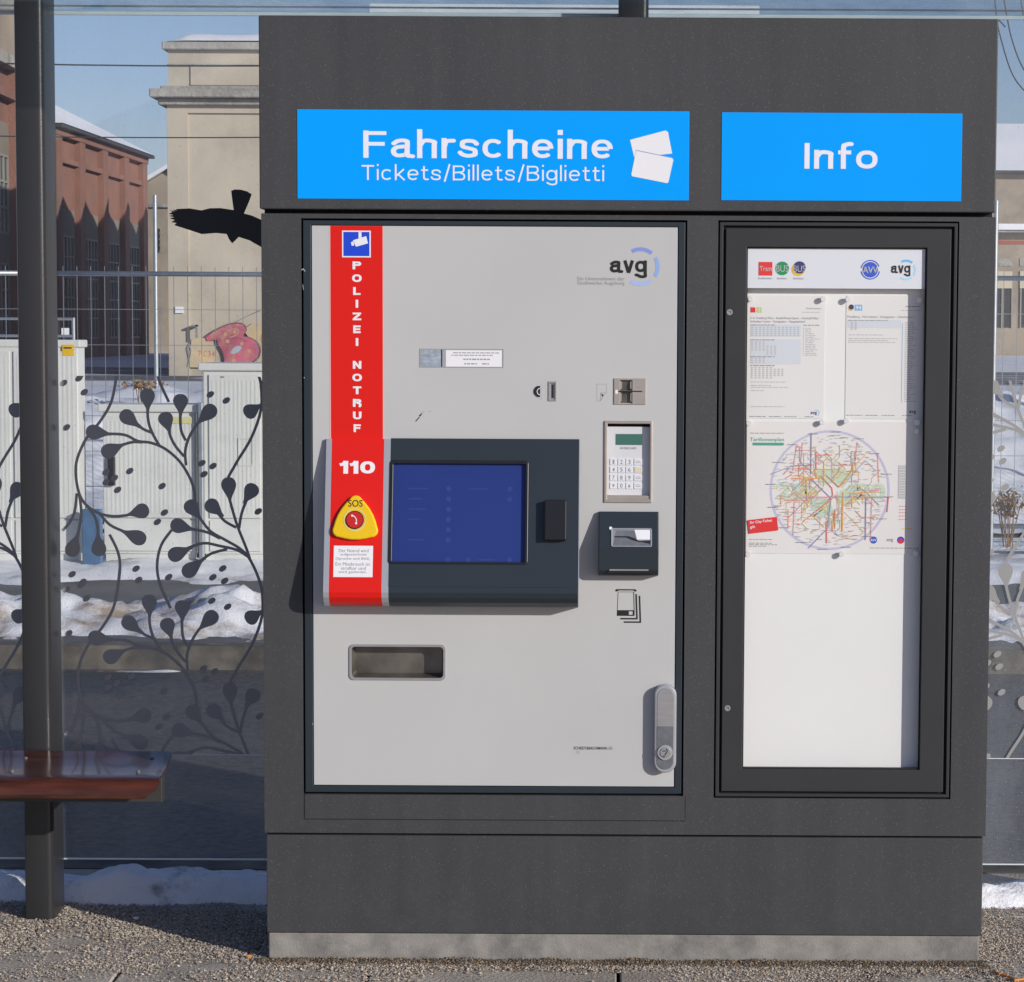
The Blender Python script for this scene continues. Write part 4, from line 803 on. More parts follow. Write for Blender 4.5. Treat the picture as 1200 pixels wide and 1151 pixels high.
pL = pane(c1 + .012, c2 - .012, gb, [(0, -243), (0, 0), (0, 243), (275, 0), (275, 243)])
kR = 1.0
pR = pane(c2 + .012, c2 + 1.62, gbR, [(914, 97 + j * 243) for j in (-2, -1, 0, 1)] + [(914 - 275, 97), (914 + 275, 97)], .0)
# roof glass with its back edge
b = MB(); b.add([(-4, YG - .0, zr), (4, YG, zr), (4, -.25, zr + .05), (-4, -.25, zr + .05)], [(0, 1, 2, 3)]); b.build('roof_glass', 'roofglass', shel, recalc=False)
MB().box(TW(YG), (-4, -zr - .003, 4, -zr + .007), .004, -.006).build('roof_edge', 'filmedge', shel)
MB().box(TW(YG - .02), (-4, -zr - .016, 4, -zr - .012), .004, -.006).build('roof_edge', 'darkmetal', shel)
# bird of prey sticker
BP = [(712, 903), (728, 896), (718, 887), (738, 893), (730, 884), (748, 889), (742, 883), (762, 882), (800, 880), (850, 888), (885, 879), (930, 878), (985, 886), (980, 850), (975, 806), (990, 800), (1015, 801), (1042, 808), (1061, 820), (1050, 850), (1028, 900), (1060, 908), (1110, 930), (1160, 965), (1200, 1010), (1230, 1075), (1170, 1062), (1100, 1040), (1050, 1012), (1005, 998), (992, 1012), (978, 1025), (965, 1008), (955, 986), (910, 982), (850, 987), (805, 972), (760, 958), (735, 950), (745, 941), (722, 938), (738, 929), (716, 922), (736, 917), (712, 912), (732, 908)]
TB = TA(253, 260, YG - .006); b = MB(); b.flat(TB, [(x / 3.597, y / 3.597) for x, y in BP], .0008)
o = b.build('bird_sticker', 'black', shel, recalc=False)
o['label'] = 'black bird of prey silhouette sticker on the glass'

# bench on the column
bench = thing('shelter_bench', (-1.2, .2, .4), 'red-brown lacquered wooden bench seat with rolled front edge, carried by the left column', 'bench')
zs = U(100, 912, .03).z; xr_ = U(188, 905, .03).x; xbk = U(201, 884, .37).x
ns = 14; prof = [(.372, zs + .006), (.30, zs - .001), (.20, zs - .006), (.10, zs - .003), (.045, zs + .0), (.026, zs - .004), (.014, zs - .014), (.008, zs - .028), (.006, zs - .044), (.008, zs - .048)]
b = MB(); P = []; n = len(prof)
for (dz, dd) in ((0, 0), (-.012, .010)):
    for x, rt in ((-3.2, 0), (xr_, 1)):
        for i, (y, z) in enumerate(prof):
            xx = x
            if rt: xx = xr_ + (xbk - xr_) * (y / .37) - (max(0, (zs - z - .012)) * .55 if i > 5 else 0) - (.014 if i > 7 else 0)
            P.append((xx, y + (dd if i > 4 else 0), z + (dz if i <= 5 else 0)))
q = lambda l, s_, i: (l * 2 + s_) * n + i
fs = [(q(0, 0, i), q(0, 1, i), q(0, 1, i + 1), q(0, 0, i + 1)) for i in range(n - 1)] + [(q(1, 0, i + 1), q(1, 1, i + 1), q(1, 1, i), q(1, 0, i)) for i in range(n - 1)]
fs += [(q(0, 1, i), q(1, 1, i), q(1, 1, i + 1), q(0, 1, i + 1)) for i in range(n - 1)] + [(q(0, 0, n - 1), q(0, 1, n - 1), q(1, 1, n - 1), q(1, 0, n - 1)), (q(0, 0, 0), q(1, 0, 0), q(1, 1, 0), q(0, 1, 0))]
b.add(P, fs); st_ = b.build('seat', 'wood', bench); st_.data.shade_smooth(); st_.data.set_sharp_from_angle(angle=math.radians(40))
r = wr(-300, 908, 190, 941, .07); MB().box(TW(.07), (-3.2, -zs + .006, U(190, 925, .07).x, -U(190, 940.5, .07).z), 0, -.04).build('beam', 'darkmetal', bench, bevel=.002)
MB().box(TW(.30), (-3.2, -zs + .014, xbk - .03, -zs + .06), 0, -.04).build('beam', 'darkmetal', bench, bevel=.002)
MB().box(TW(.1), (c1 - .03, -zs + .016, c1 + .03, -zs + .06), -.012, -.30).build('bracket', 'darkmetal', bench, bevel=.002)
for px, py in ((162, 903.5), (178, 888), (14, 903), (30, 888)):
    p = G(px, py, zs + .001); b = MB(); b.tube(p + Vector((0, 0, -.01)), p + Vector((0, 0, .002)), .005, n=10); b.build('bolt', 'chrome_dark', bench)

# ================================================================== GRAVEL, SNOW, LITTER ON THE PLATFORM
def gravel(name, items, m):
    base = np.array([(1, 0, 0), (0, 1, 0), (-1, 0, 0), (0, -1, 0), (0, 0, 1), (0, 0, -1)], float); tri = np.array([(0, 1, 4), (1, 2, 4), (2, 3, 4), (3, 0, 4), (1, 0, 5), (2, 1, 5), (3, 2, 5), (0, 3, 5)])
    N_ = len(items); it = np.array(items); rg = np.random.RandomState(5)
    sc_ = it[:, 3:4][:, None, :] * rg.uniform(.6, 1.25, (N_, 6, 1)) * np.array([1, 1, .62]); v = base[None] * sc_
    a = rg.uniform(0, 6.28, N_); c, s_ = np.cos(a)[:, None], np.sin(a)[:, None]; v[:, :, 0], v[:, :, 1] = v[:, :, 0] * c - v[:, :, 1] * s_, v[:, :, 0] * s_ + v[:, :, 1] * c
    tl = rg.uniform(-.5, .5, N_)[:, None]; v[:, :, 2] += v[:, :, 0] * tl
    v += it[:, None, :3]; f = tri[None] + (np.arange(N_) * 6)[:, None, None]
    me = bpy.data.meshes.new(name); me.from_pydata(v.reshape(-1, 3).tolist(), [], f.reshape(-1, 3).tolist()); me.materials.append(m)
    o = bpy.data.objects.new(name, me); C.objects.link(o); o['kind'] = 'stuff'; return o
rg = random.Random(11); items = []
xpl, xpr = base[0], base[2] - .005
def dens(x, y):
    nz = noise.noise(Vector((x * 1.6, y * 3.4, 3))) * .5 + noise.noise(Vector((x * 6, y * 9, 8))) * .3
    dd = .22 + nz * 1.5
    if xpl - .03 < x < xpr + .05: dd += .95 * math.exp(-((y + .035 + .0) / .045) ** 2) if y < .0 else 0
    if x < xpl and y > .0: dd += .42 * math.exp(-((y - .24) / .20) ** 2)
    if x > xpr: dd += .40 * math.exp(-((x - xpr) / .12) ** 2) + (.2 if y > .2 else 0)
    if y < -.2: dd -= .12
    return dd
tries = 0
while len(items) < 62000 and tries < 400000:
    tries += 1; x, y = rg.uniform(-1.75, 1.25), rg.uniform(-.42, .62)
    if xpl < x < xpr and y > 0.0: continue
    if rg.random() < dens(x, y): items.append((x, y, rg.uniform(.0008, .0035), rg.choice((.0012, .0014, .0016, .0018, .0020, .0024, .0028, .0034, .0048))))
# little drift of grit piled against the plinth
gravel_base = items; items = []
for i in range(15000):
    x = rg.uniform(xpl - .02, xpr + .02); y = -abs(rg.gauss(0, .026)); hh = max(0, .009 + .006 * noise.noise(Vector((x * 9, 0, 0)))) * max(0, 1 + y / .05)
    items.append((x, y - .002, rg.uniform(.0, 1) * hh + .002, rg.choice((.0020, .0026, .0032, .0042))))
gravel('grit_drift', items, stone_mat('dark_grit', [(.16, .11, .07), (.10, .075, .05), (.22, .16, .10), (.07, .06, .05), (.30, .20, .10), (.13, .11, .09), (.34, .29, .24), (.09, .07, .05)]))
gravel('gravel', gravel_base, stone_mat('grit_stone', [(.42, .33, .25), (.52, .45, .37), (.30, .25, .205), (.62, .56, .48), (.42, .31, .21), (.20, .17, .15), (.48, .42, .35), (.56, .47, .36), (.35, .30, .25), (.44, .38, .31)]))
def heap(name, x0, x1, y0, y1, hf, nx, ny, m, **k):
    b = MB(); P = []
    for j in range(ny + 1):
        for i in range(nx + 1):
            x, y = x0 + (x1 - x0) * i / nx, y0 + (y1 - y0) * j / ny; P.append((x, y, hf(x, y)))
    b.add(P, [(j * (nx + 1) + i, j * (nx + 1) + i + 1, (j + 1) * (nx + 1) + i + 1, (j + 1) * (nx + 1) + i) for j in range(ny) for i in range(nx)])
    return b.build(name, m, recalc=False, smooth=True, **k)
def fbm(x, y, s_, o=4): return noise.fractal(Vector((x * s_, y * s_, 1.7)), 1.0, 2.0, o)
def nearh(x, y):
    y0 = .53 + .035 * fbm(x, 0, 2.5) + .012 * fbm(x, 3, 14); t = (y - y0) / .13
    e = 1 if t > 1 else max(0, t); e = e * e * (3 - 2 * e); t2 = max(0, min(1, (.87 - y) / .14))
    top = .046 + .028 * fbm(x, 1, 2.6) + .022 * fbm(x, y, 8, 5) + .02 * math.exp(-((x + 1.30) / .16) ** 2)
    return -.03 + (top + .03) * e * t2
tag(heap('snow_bank', -4, 4, .46, 1.0, nearh, 520, 70, snow_mat('snow_near', .55, .72, (.22, .19, .17), 7)), 'low ridge of old snow along the platform just behind the shelter glass', 'snow bank')['kind'] = 'stuff'
def midh(x, y):
    yy = y - 5.95; e = math.exp(-((yy - .75) / .55) ** 2) * (.145 + .035 * fbm(x, 0, 1.3) + .085 * fbm(x, y, 3.0, 6) + .03 * abs(fbm(x, y, 9))); sp = .04 * math.exp(-((x + 2.05) / .45) ** 2) * math.exp(-((yy - .6) / .45) ** 2)
    return -.05 + max(0, e + sp) * 1.0 + .03 * fbm(x, y, 7) 
tag(heap('snow_heap', -16, 16, 5.86, 8.1, midh, 700, 60, snow_mat('snow_mid', .47, .64, (.38, .30, .23), 3.2)), 'ragged ploughed snow with brown dirt along the far kerb', 'snow heap')['kind'] = 'stuff'
def backh(x, y): return -.03 + .10 * max(0, 1 - abs(y - 9.6) / 1.3) + .05 * fbm(x, y, 1.5) + .012 * fbm(x, y, 9)
tag(heap('snow_strip', -16, 16, 8.4, 11.2, backh, 500, 60, snow_mat('snow_strip', .56, .70, (.26, .22, .19), 1.3)), 'trodden snow strip in front of the grey utility cabinets', 'snow')['kind'] = 'stuff'
def farh(x, y): return -.05 + max(0, math.exp(-((y - 16) / 2.6) ** 2) * (1.12 + .22 * fbm(x, 0, .45) + .14 * fbm(x, y, 1.1))) + .04 * fbm(x, y, 3)
tag(heap('snow_heap', -14, 14, 12, 22, farh, 420, 110, snow_mat('snow_far', .60, .74, (.30, .22, .15), .7)), 'large snow pile behind the mesh fence in front of the buildings', 'snow heap')['kind'] = 'stuff'
# scraps
def scrap(px, py, m, lab, s_=.006, pts=None):
    p = G(px, py, .006); b = MB()
    if pts: 
        for a, c in zip(pts, pts[1:]): b.tube(G(*a, .006), G(*c, .007), s_ * .55, n=5)
    else: b.add([(p.x + s_ * 1.6 * math.cos(t) * (1 + .3 * math.sin(3 * t)), p.y + s_ * math.sin(t), .006 + .003 * math.sin(2 * t)) for t in [6.283 * i / 9 for i in range(9)]] + [(p.x, p.y, .010)], [(i, (i + 1) % 9, 9) for i in range(9)])
    tag(b.build('litter', m, recalc=False), lab, 'litter')
orange = mat('orange_peel', (.62, .22, .03), .6)
scrap(291, 1121, orange, 'small orange scrap on the gravel at the left foot of the cabinet')
scrap(0, 0, orange, 'thin orange-brown twig lying on gravel at the bottom right', .006, [(1164, 1138), (1172, 1142), (1181, 1144), (1190, 1149), (1204, 1147)])
scrap(158, 1076, 'white', 'tiny white paper scrap in the shade behind the bench column', .007)

# ================================================================== UTILITY CABINETS, POSTS
def ucab(px0, px1, ytop, dep, label, doors, depth=.45, over=.02, extra=None):
    zt = U((px0 + px1) / 2, ytop, dep - D).z; X0, X1 = U(px0, 560, dep - D).x, U(px1, 560, dep - D).x; Y = dep - D
    t = thing('utility_cabinet', ((X0 + X1) / 2, Y + depth / 2, 0), label, 'utility cabinet', 'grey street utility cabinets'); T = TW(Y)
    MB().box(T, (X0 + .01, -zt + .045, X1 - .01, -.10), 0, -depth).build('body', 'cab', t, bevel=.006)
    MB().box(T, (X0 - over, -zt, X1 + over, -zt + .05), over, -depth - over).build('lid', 'cab', t, bevel=.008)
    MB().box(T, (X0 + .02, -.11, X1 - .02, .0), -.01, -depth + .01).build('base', 'cab', t)
    for (a, c) in doors:
        da, dc = X0 + (X1 - X0) * a + .012, X0 + (X1 - X0) * c - .012
        dr = MB().box(T, (da, -zt + .075, dc, -.34), .012, .001).build('door', 'cab', t, bevel=.003, segs=1)
        MB().box(T, (da, -.325, dc, -.12), .010, .001).build('lower_panel', 'cab', t, bevel=.003, segs=1)
        nrib = int((dc - da) / .028)
        bb = MB()
        for i in range(1, nrib): x = da + (dc - da) * i / nrib; bb.box(T, (x - .006, -zt + .11, x + .006, -.37), .0135, .0118)
        if nrib > 2: bb.build('ribs', 'cab', dr, kind='stuff')
    return t, X0, X1, zt, T
t, a, c, zt, T = ucab(-70, 94.5, 398, 15.12, 'tallest light grey utility cabinet, with a yellow label, partly behind the left shelter column', [(0, .52), (.52, 1)], .2, over=.008)
q = wr(73, 404, 86.5, 417, 15.12 - D - .016); MB().box(TW(15.12 - D), q, .0145, .0125).build('warning_label', 'yel', t)
q2 = wr(74.5, 407, 84, 408.6, 15.12 - D - .016); MB().box(TW(15.12 - D), q2, .0160, .0147).build('label_line', 'black', t)
t, a, c, zt, T = ucab(119.5, 231, 474, 15.16, 'lowest utility cabinet with a dark handle, in the middle of the row', [(0, 1)], .3)
q = wr(201, 489, 225, 496.5, 15.16 - D - .016); MB().box(TW(15.16 - D), q, .0175, .0155).build('label', mat('faded_label', (.62, .58, .28), .6), t)
q = wr(127, 535, 135, 569, 15.16 - D - .02); MB().box(TW(15.16 - D), q, .045, .012).build('handle', 'black', t, bevel=.006)
t, a, c, zt, T = ucab(237, 398, 426, 15.17, 'plain light grey utility cabinet whose right half is hidden by the ticket cabinet', [(.04, .44), (.44, .98)], .5)
q = wr(279, 513, 297, 546, 15.17 - D - .016); MB().ring(TW(15.17 - D), quad(q), quad(inset(q, .008)), .018, .0155).build('plate_frame', 'cab', t)
def post(px, y0, y1, dep, w_, m, label, cat, name, group=None):
    Y = dep - D; a = U(px, y0, Y); b = MB(); z0 = 0 if y1 is None else U(px, y1, Y).z; b.tube((a.x, Y, z0), (a.x, Y, a.z), w_ / 2, n=12)
    b.tube((a.x, Y, a.z), (a.x, Y, a.z + .004), w_ / 2 * 1.08, n=12)
    o = b.build(name, m, smooth=False); o.data.shade_smooth(); o.data.set_sharp_from_angle(angle=math.radians(40)); return tag(o, label, cat, group)
pst = lambda x0, x1, y0, y1, dep, m, name, label, cat: tag(MB().box(TW(dep - D), wr(x0, y0, x1, y1, dep - D), 0, -.06).build(name, m, bevel=.006), label, cat)
pst(96, 118.5, 597, 675, 15.0, 'bluep', 'blue_post', 'short worn blue post between the two left utility cabinets', 'post')
pst(232.5, 238, 472, 677, 15.1, 'galv', 'shaded_side_strip', 'narrow grey strip standing in for the shaded side of the low utility cabinet', 'post')  # grey strip added in place of the low cabinet's shaded side
post(181.5, 229, None, 60, .11, 'galv', 'tall thin light grey pole in front of the small gabled house', 'pole', 'pole')
post(1167.5, 236, None, 16.4, .036, 'galv', 'thin pale tube rising above the fence right of the info case', 'pole', 'pole')
post(86, 373, None, 20, .03, 'galv', 'short barrier upright behind the tall utility cabinet', 'post', 'barrier_post')
o = MB().box(TW(14.2), wr(72, 384.5, 81, 393, 14.2), 0, -.004).build('white_plate', 'white'); tag(o, 'small white plate on the barrier behind the tall cabinet', 'sign')
b = MB(); Y = 14.2
for yy in (373.5, 393.5): p = U(0, yy, Y); b.tube((-6.2, Y, p.z), (U(86, yy, Y).x, Y, p.z), .012, n=6)
tag(b.build('barrier_rail', 'galv'), 'double rail of the low barrier behind the tall utility cabinet', 'barrier')

# temporary mesh fence: separate panels
YF = 17.2 - D; zf = U(200, 318, YF).z
def fence(x0, x1, Y, ztop, label):
    t = thing('mesh_fence', ((x0 + x1) / 2, Y, 0), label, 'fence', 'temporary mesh fence panels')
    for x in (x0 + .03, x1 - .03): b = MB(); b.tube((x, Y, .0), (x, Y, ztop), .021, n=10); b.build('upright', 'galv', t, smooth=True)
    for z in (.14, ztop - .02): b = MB(); b.tube((x0 + .03, Y, z), (x1 - .03, Y, z), .019, n=10); b.build('rail', 'galv', t, smooth=True)
    bb = MB(); n = int((x1 - x0) / .103)
    for i in range(1, n): x = x0 + .03 + (x1 - x0 - .06) * i / n; bb.box(TW(Y), (x - .0022, -ztop - .035, x + .0022, -.13), .002, -.002)
    for k in range(1, 7): z = .14 + (ztop - .16) * k / 7 + (.0); bb.box(TW(Y), (x0 + .03, -z - .0022, x1 - .03, -z + .0022), .007, .003)
    bb.build('wire_mesh', 'wire', t, kind='stuff')
    for x in (x0, x1): pass
for i, (a, c, l) in enumerate(((-7.75, -4.30, 'mesh fence panel reaching from the left picture edge to behind the column'), (-4.24, -.79, 'mesh fence panel between the left column and the ticket cabinet'), (2.55, 6.0, 'mesh fence panel seen right of the cabinet'))):
    fence(a, c, YF, zf, l)
for x, l in ((-4.27, 'left of the cabinet'), (2.52, 'right of the cabinet')):
    o = MB().box(TW(YF - .35), (x - .11, -.12, x + .11, 0), 0, -.7).build('concrete_block', 'conc', bevel=.02); tag(o, 'concrete foot block of the mesh fence ' + l, 'concrete block')

# ================================================================== BUILDINGS
tower_m = mat('tower_render', (.50, .44, .35), .9, 0, .10, .5, .12, 20, dirt=(.36, .32, .26), dscale=.35, dlo=.50, dhi=.72)
corn_m = mat('stone_cornice', (.36, .34, .30), .9, 0, .2, .8, .3, 6, dirt=(.13, .13, .125), dscale=.6, dlo=.48, dhi=.7)
brick_m = mat('red_brick', (.28, .135, .095), .9, 0, .18, .35, .3, 10, dirt=(.20, .13, .10), dscale=.2, dlo=.5, dhi=.7)
lintel_m = mat('brick_infill', (.24, .20, .15), .9, 0, .12, .5)
roofsnow = mat('roof_snow', (.80, .80, .83), .8, 0, .03, .3, .04, 2)
pane_d = mat('dark_window', (.03, .035, .04), .2)
wframe = mat('window_bars', (.30, .28, .24), .7)
tanw = mat('tan_wall', (.34, .28, .21), .9, 0, .15, .4, dirt=(.22, .19, .15), dscale=.3, dlo=.5, dhi=.7)
# tan tower
dt = 75; Yt = dt - D; ft = lambda r, Y=Yt: wr(*r, Y)
tw_ = thing('tan_tower', (-9, Yt + 5, 0), 'tan rendered industrial tower with layered cornice, snowy top and graffiti at its foot', 'building')
XR = U(470, 250, Yt).x; XL = U(197, 250, Yt).x
def lvl(y): return -U(250, y, Yt).z
MB().box(TW(Yt), (XL, lvl(124), XR, .3), 0, -10).build('wall', tower_m, tw_)
def band(y0, y1, px, out, m, nm): MB().box(TW(Yt), (U(px, (y0 + y1) / 2, Yt).x, lvl(y0), XR + out, lvl(y1)), out, -10 - out).build(nm, m, tw_, bevel=.03, segs=1)
band(116, 124.2, 187, .30, corn_m, 'cornice'); band(106, 116.2, 179, .60, corn_m, 'cornice'); band(102, 106.2, 190, .35, corn_m, 'cornice')
MB().box(TW(Yt), (U(197, 80, Yt).x, lvl(59), XR, lvl(102.2)), 0, -9.8).build('attic', tower_m, tw_)
band(75.5, 77.2, 196, .10, corn_m, 'cornice'); band(50, 59.2, 191, .22, corn_m, 'cornice')
q = ft((223, 78, 460, 101)); MB().box(TW(Yt), q, .05, 0).build('attic_panel', tower_m, tw_, bevel=.02, segs=1)
# raised pilaster frame round the recessed field
q0 = (XL, lvl(124), XR, .3); q1 = (U(221.5, 250, Yt).x, lvl(133), U(455, 250, Yt).x, .31)
MB().ring(TW(Yt), quad(q0), quad(q1), .09, .0).build('wall_frame', tower_m, tw_, bevel=.015, segs=1)
def towersnow(x, y):
    u = (x - XL) / (XR - XL); e = max(0, min(1, min(u, 1 - u) * 12)) ** .5; f_ = max(0, min(1, (y - Yt + .25) / .9)) ** .6
    return -lvl(50.5) + e * f_ * (.38 + .05 * fbm(x, y, .5))
o = heap('roof_snow', XL - .15, XR, Yt - .22, Yt + 9, towersnow, 60, 30, roofsnow); o.parent = tw_; o.matrix_parent_inverse = Matrix.Translation(-tw_.location)
bpy.context.view_layer.update()
T = TA(262, 395, Yt - .10)
# graffiti (flat paint on the wall)
b = MB(); gr_pink = mat('graffiti_pink', (.56, .13, .19), .85, 0, .35, .9, dirt=(.52, .28, .22), dscale=1.6, dlo=.5, dhi=.7); gr_or = mat('graffiti_yellow', (.60, .45, .24), .85, 0, .25, .9, dirt=(.50, .44, .34), dscale=1.2, dlo=.42, dhi=.62); gr_k = mat('graffiti_outline', (.20, .08, .12), .85); gr_h = mat('graffiti_orange', (.60, .32, .16), .85)
zz = lambda pts: [(x / 3.597, y / 3.597 + 300) for x, y in pts]
b.flat(T, zz([(808, 358), (850, 345), (880, 350), (905, 395), (915, 440), (990, 470), (800, 470), (795, 420)]), .004, gr_or).flat(T, zz([(1025, 310), (1070, 280), (1150, 290), (1300, 330), (1330, 470), (1050, 470), (1060, 360)]), .004, gr_or)
Bs = [(868, 345), (905, 318), (960, 292), (1005, 286), (1030, 296), (1036, 318), (1024, 338), (1050, 344), (1078, 362), (1092, 392), (1084, 425), (1056, 448), (1030, 476), (935, 476), (946, 440), (940, 405), (922, 372), (916, 352), (896, 356), (876, 362)]
cxB = sum(p[0] for p in Bs) / len(Bs); cyB = sum(p[1] for p in Bs) / len(Bs)
b.flat(T, zz(spline([(cxB + (x - cxB) * 1.07, cyB + (y - cyB) * 1.07) for x, y in Bs], 3)), .006, gr_k).flat(T, zz(spline(Bs, 3)), .008, gr_pink)
b.flat(T, zz(spline([(972, 408), (985, 386), (1006, 378), (1018, 386), (1008, 402), (984, 414)], 3)), .010, mat('graffiti_hole', (.42, .46, .50), .85)).stroke(T, zz(spline([(958, 318), (985, 308), (1006, 312), (1000, 330), (970, 344)], 4)), .8, .010, gr_or).stroke(T, zz([(960, 350), (1010, 346), (1040, 362)]), .7, .0105, gr_k)
b.flat(T, zz(spline([(1098, 350), (1106, 322), (1140, 304), (1180, 330), (1190, 380), (1210, 476), (1108, 476), (1116, 420)], 3)), .008, gr_pink)
for x, y in ((950, 330), (990, 320), (960, 360), (985, 440), (1050, 400), (1020, 370)): b.disc(T, (x / 3.597, y / 3.597 + 300), 2.2, .0100, gr_h, 8)
for s_, x in (('P', 838), ('C', 858), ('3', 876), ('4', 893)): b.text(T, s_, (x / 3.597, 400 / 3.597 + 300, (x + 12) / 3.597, 425 / 3.597 + 300), .008, gr_pink)
b.stroke(T, zz([(1000, 275), (1060, 245), (1110, 225)]), .5, .008, gr_k); b.build('graffiti', None, tw_, kind='stuff')
MB().box(T, (206, 360, 215.5, 367.5), .05, 0).build('wall_plate', 'white', tw_)
b = MB(); b.box(T, (226, 381, 233, 383), .3, 0).box(T, (231, 381, 233, 396), .3, .15).stroke(T, [(224, 398), (219, 408), (222, 425)], 1.2, .02).stroke(T, [(222, 400), (224, 412), (220, 430)], .8, .03); b.build('wall_bracket', 'galv', tw_, kind='stuff')

# brick buildings along the far street: facade frames run along the street (u metres towards the distance)
def facade_T(A, B):
    A, B = Vector(A), Vector(B); e = (B - A).normalized(); nrm = Vector((e.y, -e.x, 0))
    return (lambda u, v, d: Vector((A.x, A.y, 0)) + Vector((e.x, e.y, 0)) * u + nrm * d + Vector((0, 0, -v))), (B - A).length
def street_building(name, A, B, h, label, bays, eave, roofh, mwall, win, back=14):
    T, L_ = facade_T(A, B); t = thing(name, ((A[0] + B[0]) / 2 - back / 2, (A[1] + B[1]) / 2, 0), label, 'building')
    MB().box(T, (0, -h, L_, .3), 0, -back).build('wall', mwall, t)
    for (z0, z1, o_) in eave: MB().box(T, (-o_, -z1, L_ + o_, -z0), o_, -back - o_).build('cornice', mwall if o_ < .4 else corn_m, t)
    bw = L_ / bays
    for i in range(bays + 1):
        x = min(max(i * bw, .35), L_ - .35); MB().box(T, (x - .55, -h + .02, x + .55, .3), .30, 0).build('pilaster', mwall, t)
    for i in range(bays):
        for (z0, z1, bars_) in win:
            x0, x1 = i * bw + bw * .22, i * bw + bw * .78
            MB().box(T, (x0 - .2, -z1 - 1.3, x1 + .2, -z1 - .02), .06, 0).build('lintel', lintel_m, t)
            w_ = MB().box(T, (x0, -z1, x1, -z0), .02, 0).build('window', pane_d, t)
            bb = MB()
            for k in range(bars_ + 1): x = x0 + (x1 - x0) * k / bars_; bb.box(T, (x - .05, -z1, x + .05, -z0), .09, .021)
            nz_ = int((z1 - z0) / .9)
            for k in range(nz_ + 1): z = z0 + (z1 - z0) * k / nz_; bb.box(T, (x0, -z - .045, x1, -z + .045), .085, .022)
            bb.build('window_frame', wframe, w_, kind='stuff')
    if roofh:
        b = MB(); P = [T(-.6, -h - .05, .7), T(L_ + .5, -h - .05, .7), T(L_ + .5, -h - .05, -back - .5), T(-.6, -h - .05, -back - .5), T(-.6, -h - roofh, -back / 2), T(L_ + .5, -h - roofh, -back / 2)]
        b.add(P, [(0, 1, 5, 4), (2, 3, 4, 5), (1, 2, 5), (3, 0, 4), (0, 3, 2, 1)]); b.build('snowy_roof', roofsnow, t)
        MB().box(T, (-.6, -h - .02, L_ + .5, -h + .12), .66, .3).build('gutter', 'darkmetal', t)
    return t
Af, Bf = W(60, 147, 111), W(165.5, 183, 131)
hB = Bf.z
street_building('brick_hall', (Af.x, Af.y), (Bf.x, Bf.y), hB, 'red brick hall with snow-covered roof and tall barred windows, between the column and the pole', 4, [(hB - .45, hB - .02, .34), (hB - 1.7, hB - 1.45, .25)], 3.9, brick_m, [(1.0, hB - 5.2, 4)])
Ac, Bc = W(-45, 70, 84), W(36, 74, 96)
tA = street_building('brick_hall', (Ac.x, Ac.y), (Bc.x, Bc.y), Bc.z - .3, 'taller red brick building with pale attic wall, cut by the left picture edge', 3, [(Bc.z - .8, Bc.z - .35, .5), (Bc.z - 2.0, Bc.z - 1.7, .38)], 0, brick_m, [(5.2, Bc.z - 4.2, 3), (1.0, 4.0, 3)])
T, L_ = facade_T((Ac.x - .6, Ac.y), (Bc.x - .6, Bc.y)); MB().box(T, (0, -Bc.z - 5, L_, -Bc.z + .3), 0, -12).build('attic', tanw, tA)
# small gabled house at the end of the street
dg = 140; Yg = dg - D; gh = thing('gabled_house', (-25, Yg + 5, 0), 'small tan gabled house with snowy roof edge between the brick hall and the tower', 'building')
gp = lambda px, py: (U(px, py, Yg).x, -U(px, py, Yg).z)
MB().prism(TW(Yg), [gp(158, 223), gp(197, 199), gp(236, 223), (gp(236, 223)[0], .3), (gp(158, 223)[0], .3)], 0, -12).build('wall', tanw, gh)
for a_, b_ in ((gp(154, 224), gp(197, 198)), (gp(197, 198), gp(240, 224))): MB().prism(TW(Yg), [a_, b_, (b_[0], b_[1] - .25), (a_[0], a_[1] - .25)], .4, -12).build('snowy_roof', roofsnow, gh)
MB().box(TW(Yg), (gp(158, 238)[0], gp(158, 239)[1], gp(236, 238)[0], gp(158, 243)[1]), .2, 0).build('cornice', corn_m, gh)
MB().box(TW(Yg), (gp(182, 197)[0], gp(182, 197)[1], gp(192, 197)[0], gp(182, 204)[1]), -2, -3).build('chimney', corn_m, gh)
for x, y in ((162, 265), (184, 268)): 
    w_ = MB().box(TW(Yg), (*gp(x, y), *gp(x + 3.6, y + 28)), .02, 0).build('window', pane_d, gh)
    for k in range(4): MB().box(TW(Yg), (gp(x, 0)[0], gp(0, y + 4 + k * 7)[1], gp(x + 3.6, 0)[0], gp(0, y + 5 + k * 7)[1]), .06, .02).build('window_bar', wframe, w_)
# long workshop hidden mostly behind the cabinet, snow roof above its top edge
dw = 82; Yw = dw - D
wk = thing('workshop', (0, Yw + 8, 0), 'long workshop hall with snow roof just showing over the top edge of the cabinet', 'building')
a_, c_ = U(452, 14, Yw), U(872, 14, Yw)
MB().box(TW(Yw), (a_.x, -a_.z + .1, c_.x, .3), 0, -16).build('wall', tanw, wk)
b = MB(); P = [(a_.x - .5, Yw - .6, a_.z + .2), (c_.x + .5, Yw - .6, a_.z + .2), (c_.x + .5, Yw + 16, a_.z + .6), (a_.x - .5, Yw + 16, a_.z + .6)]
b.add(P + [(x, y, z - .3) for x, y, z in P], [(0, 1, 2, 3), (7, 6, 5, 4), (0, 4, 5, 1), (1, 5, 6, 2), (2, 6, 7, 3), (3, 7, 4, 0)]); b.build('snowy_roof', roofsnow, wk)
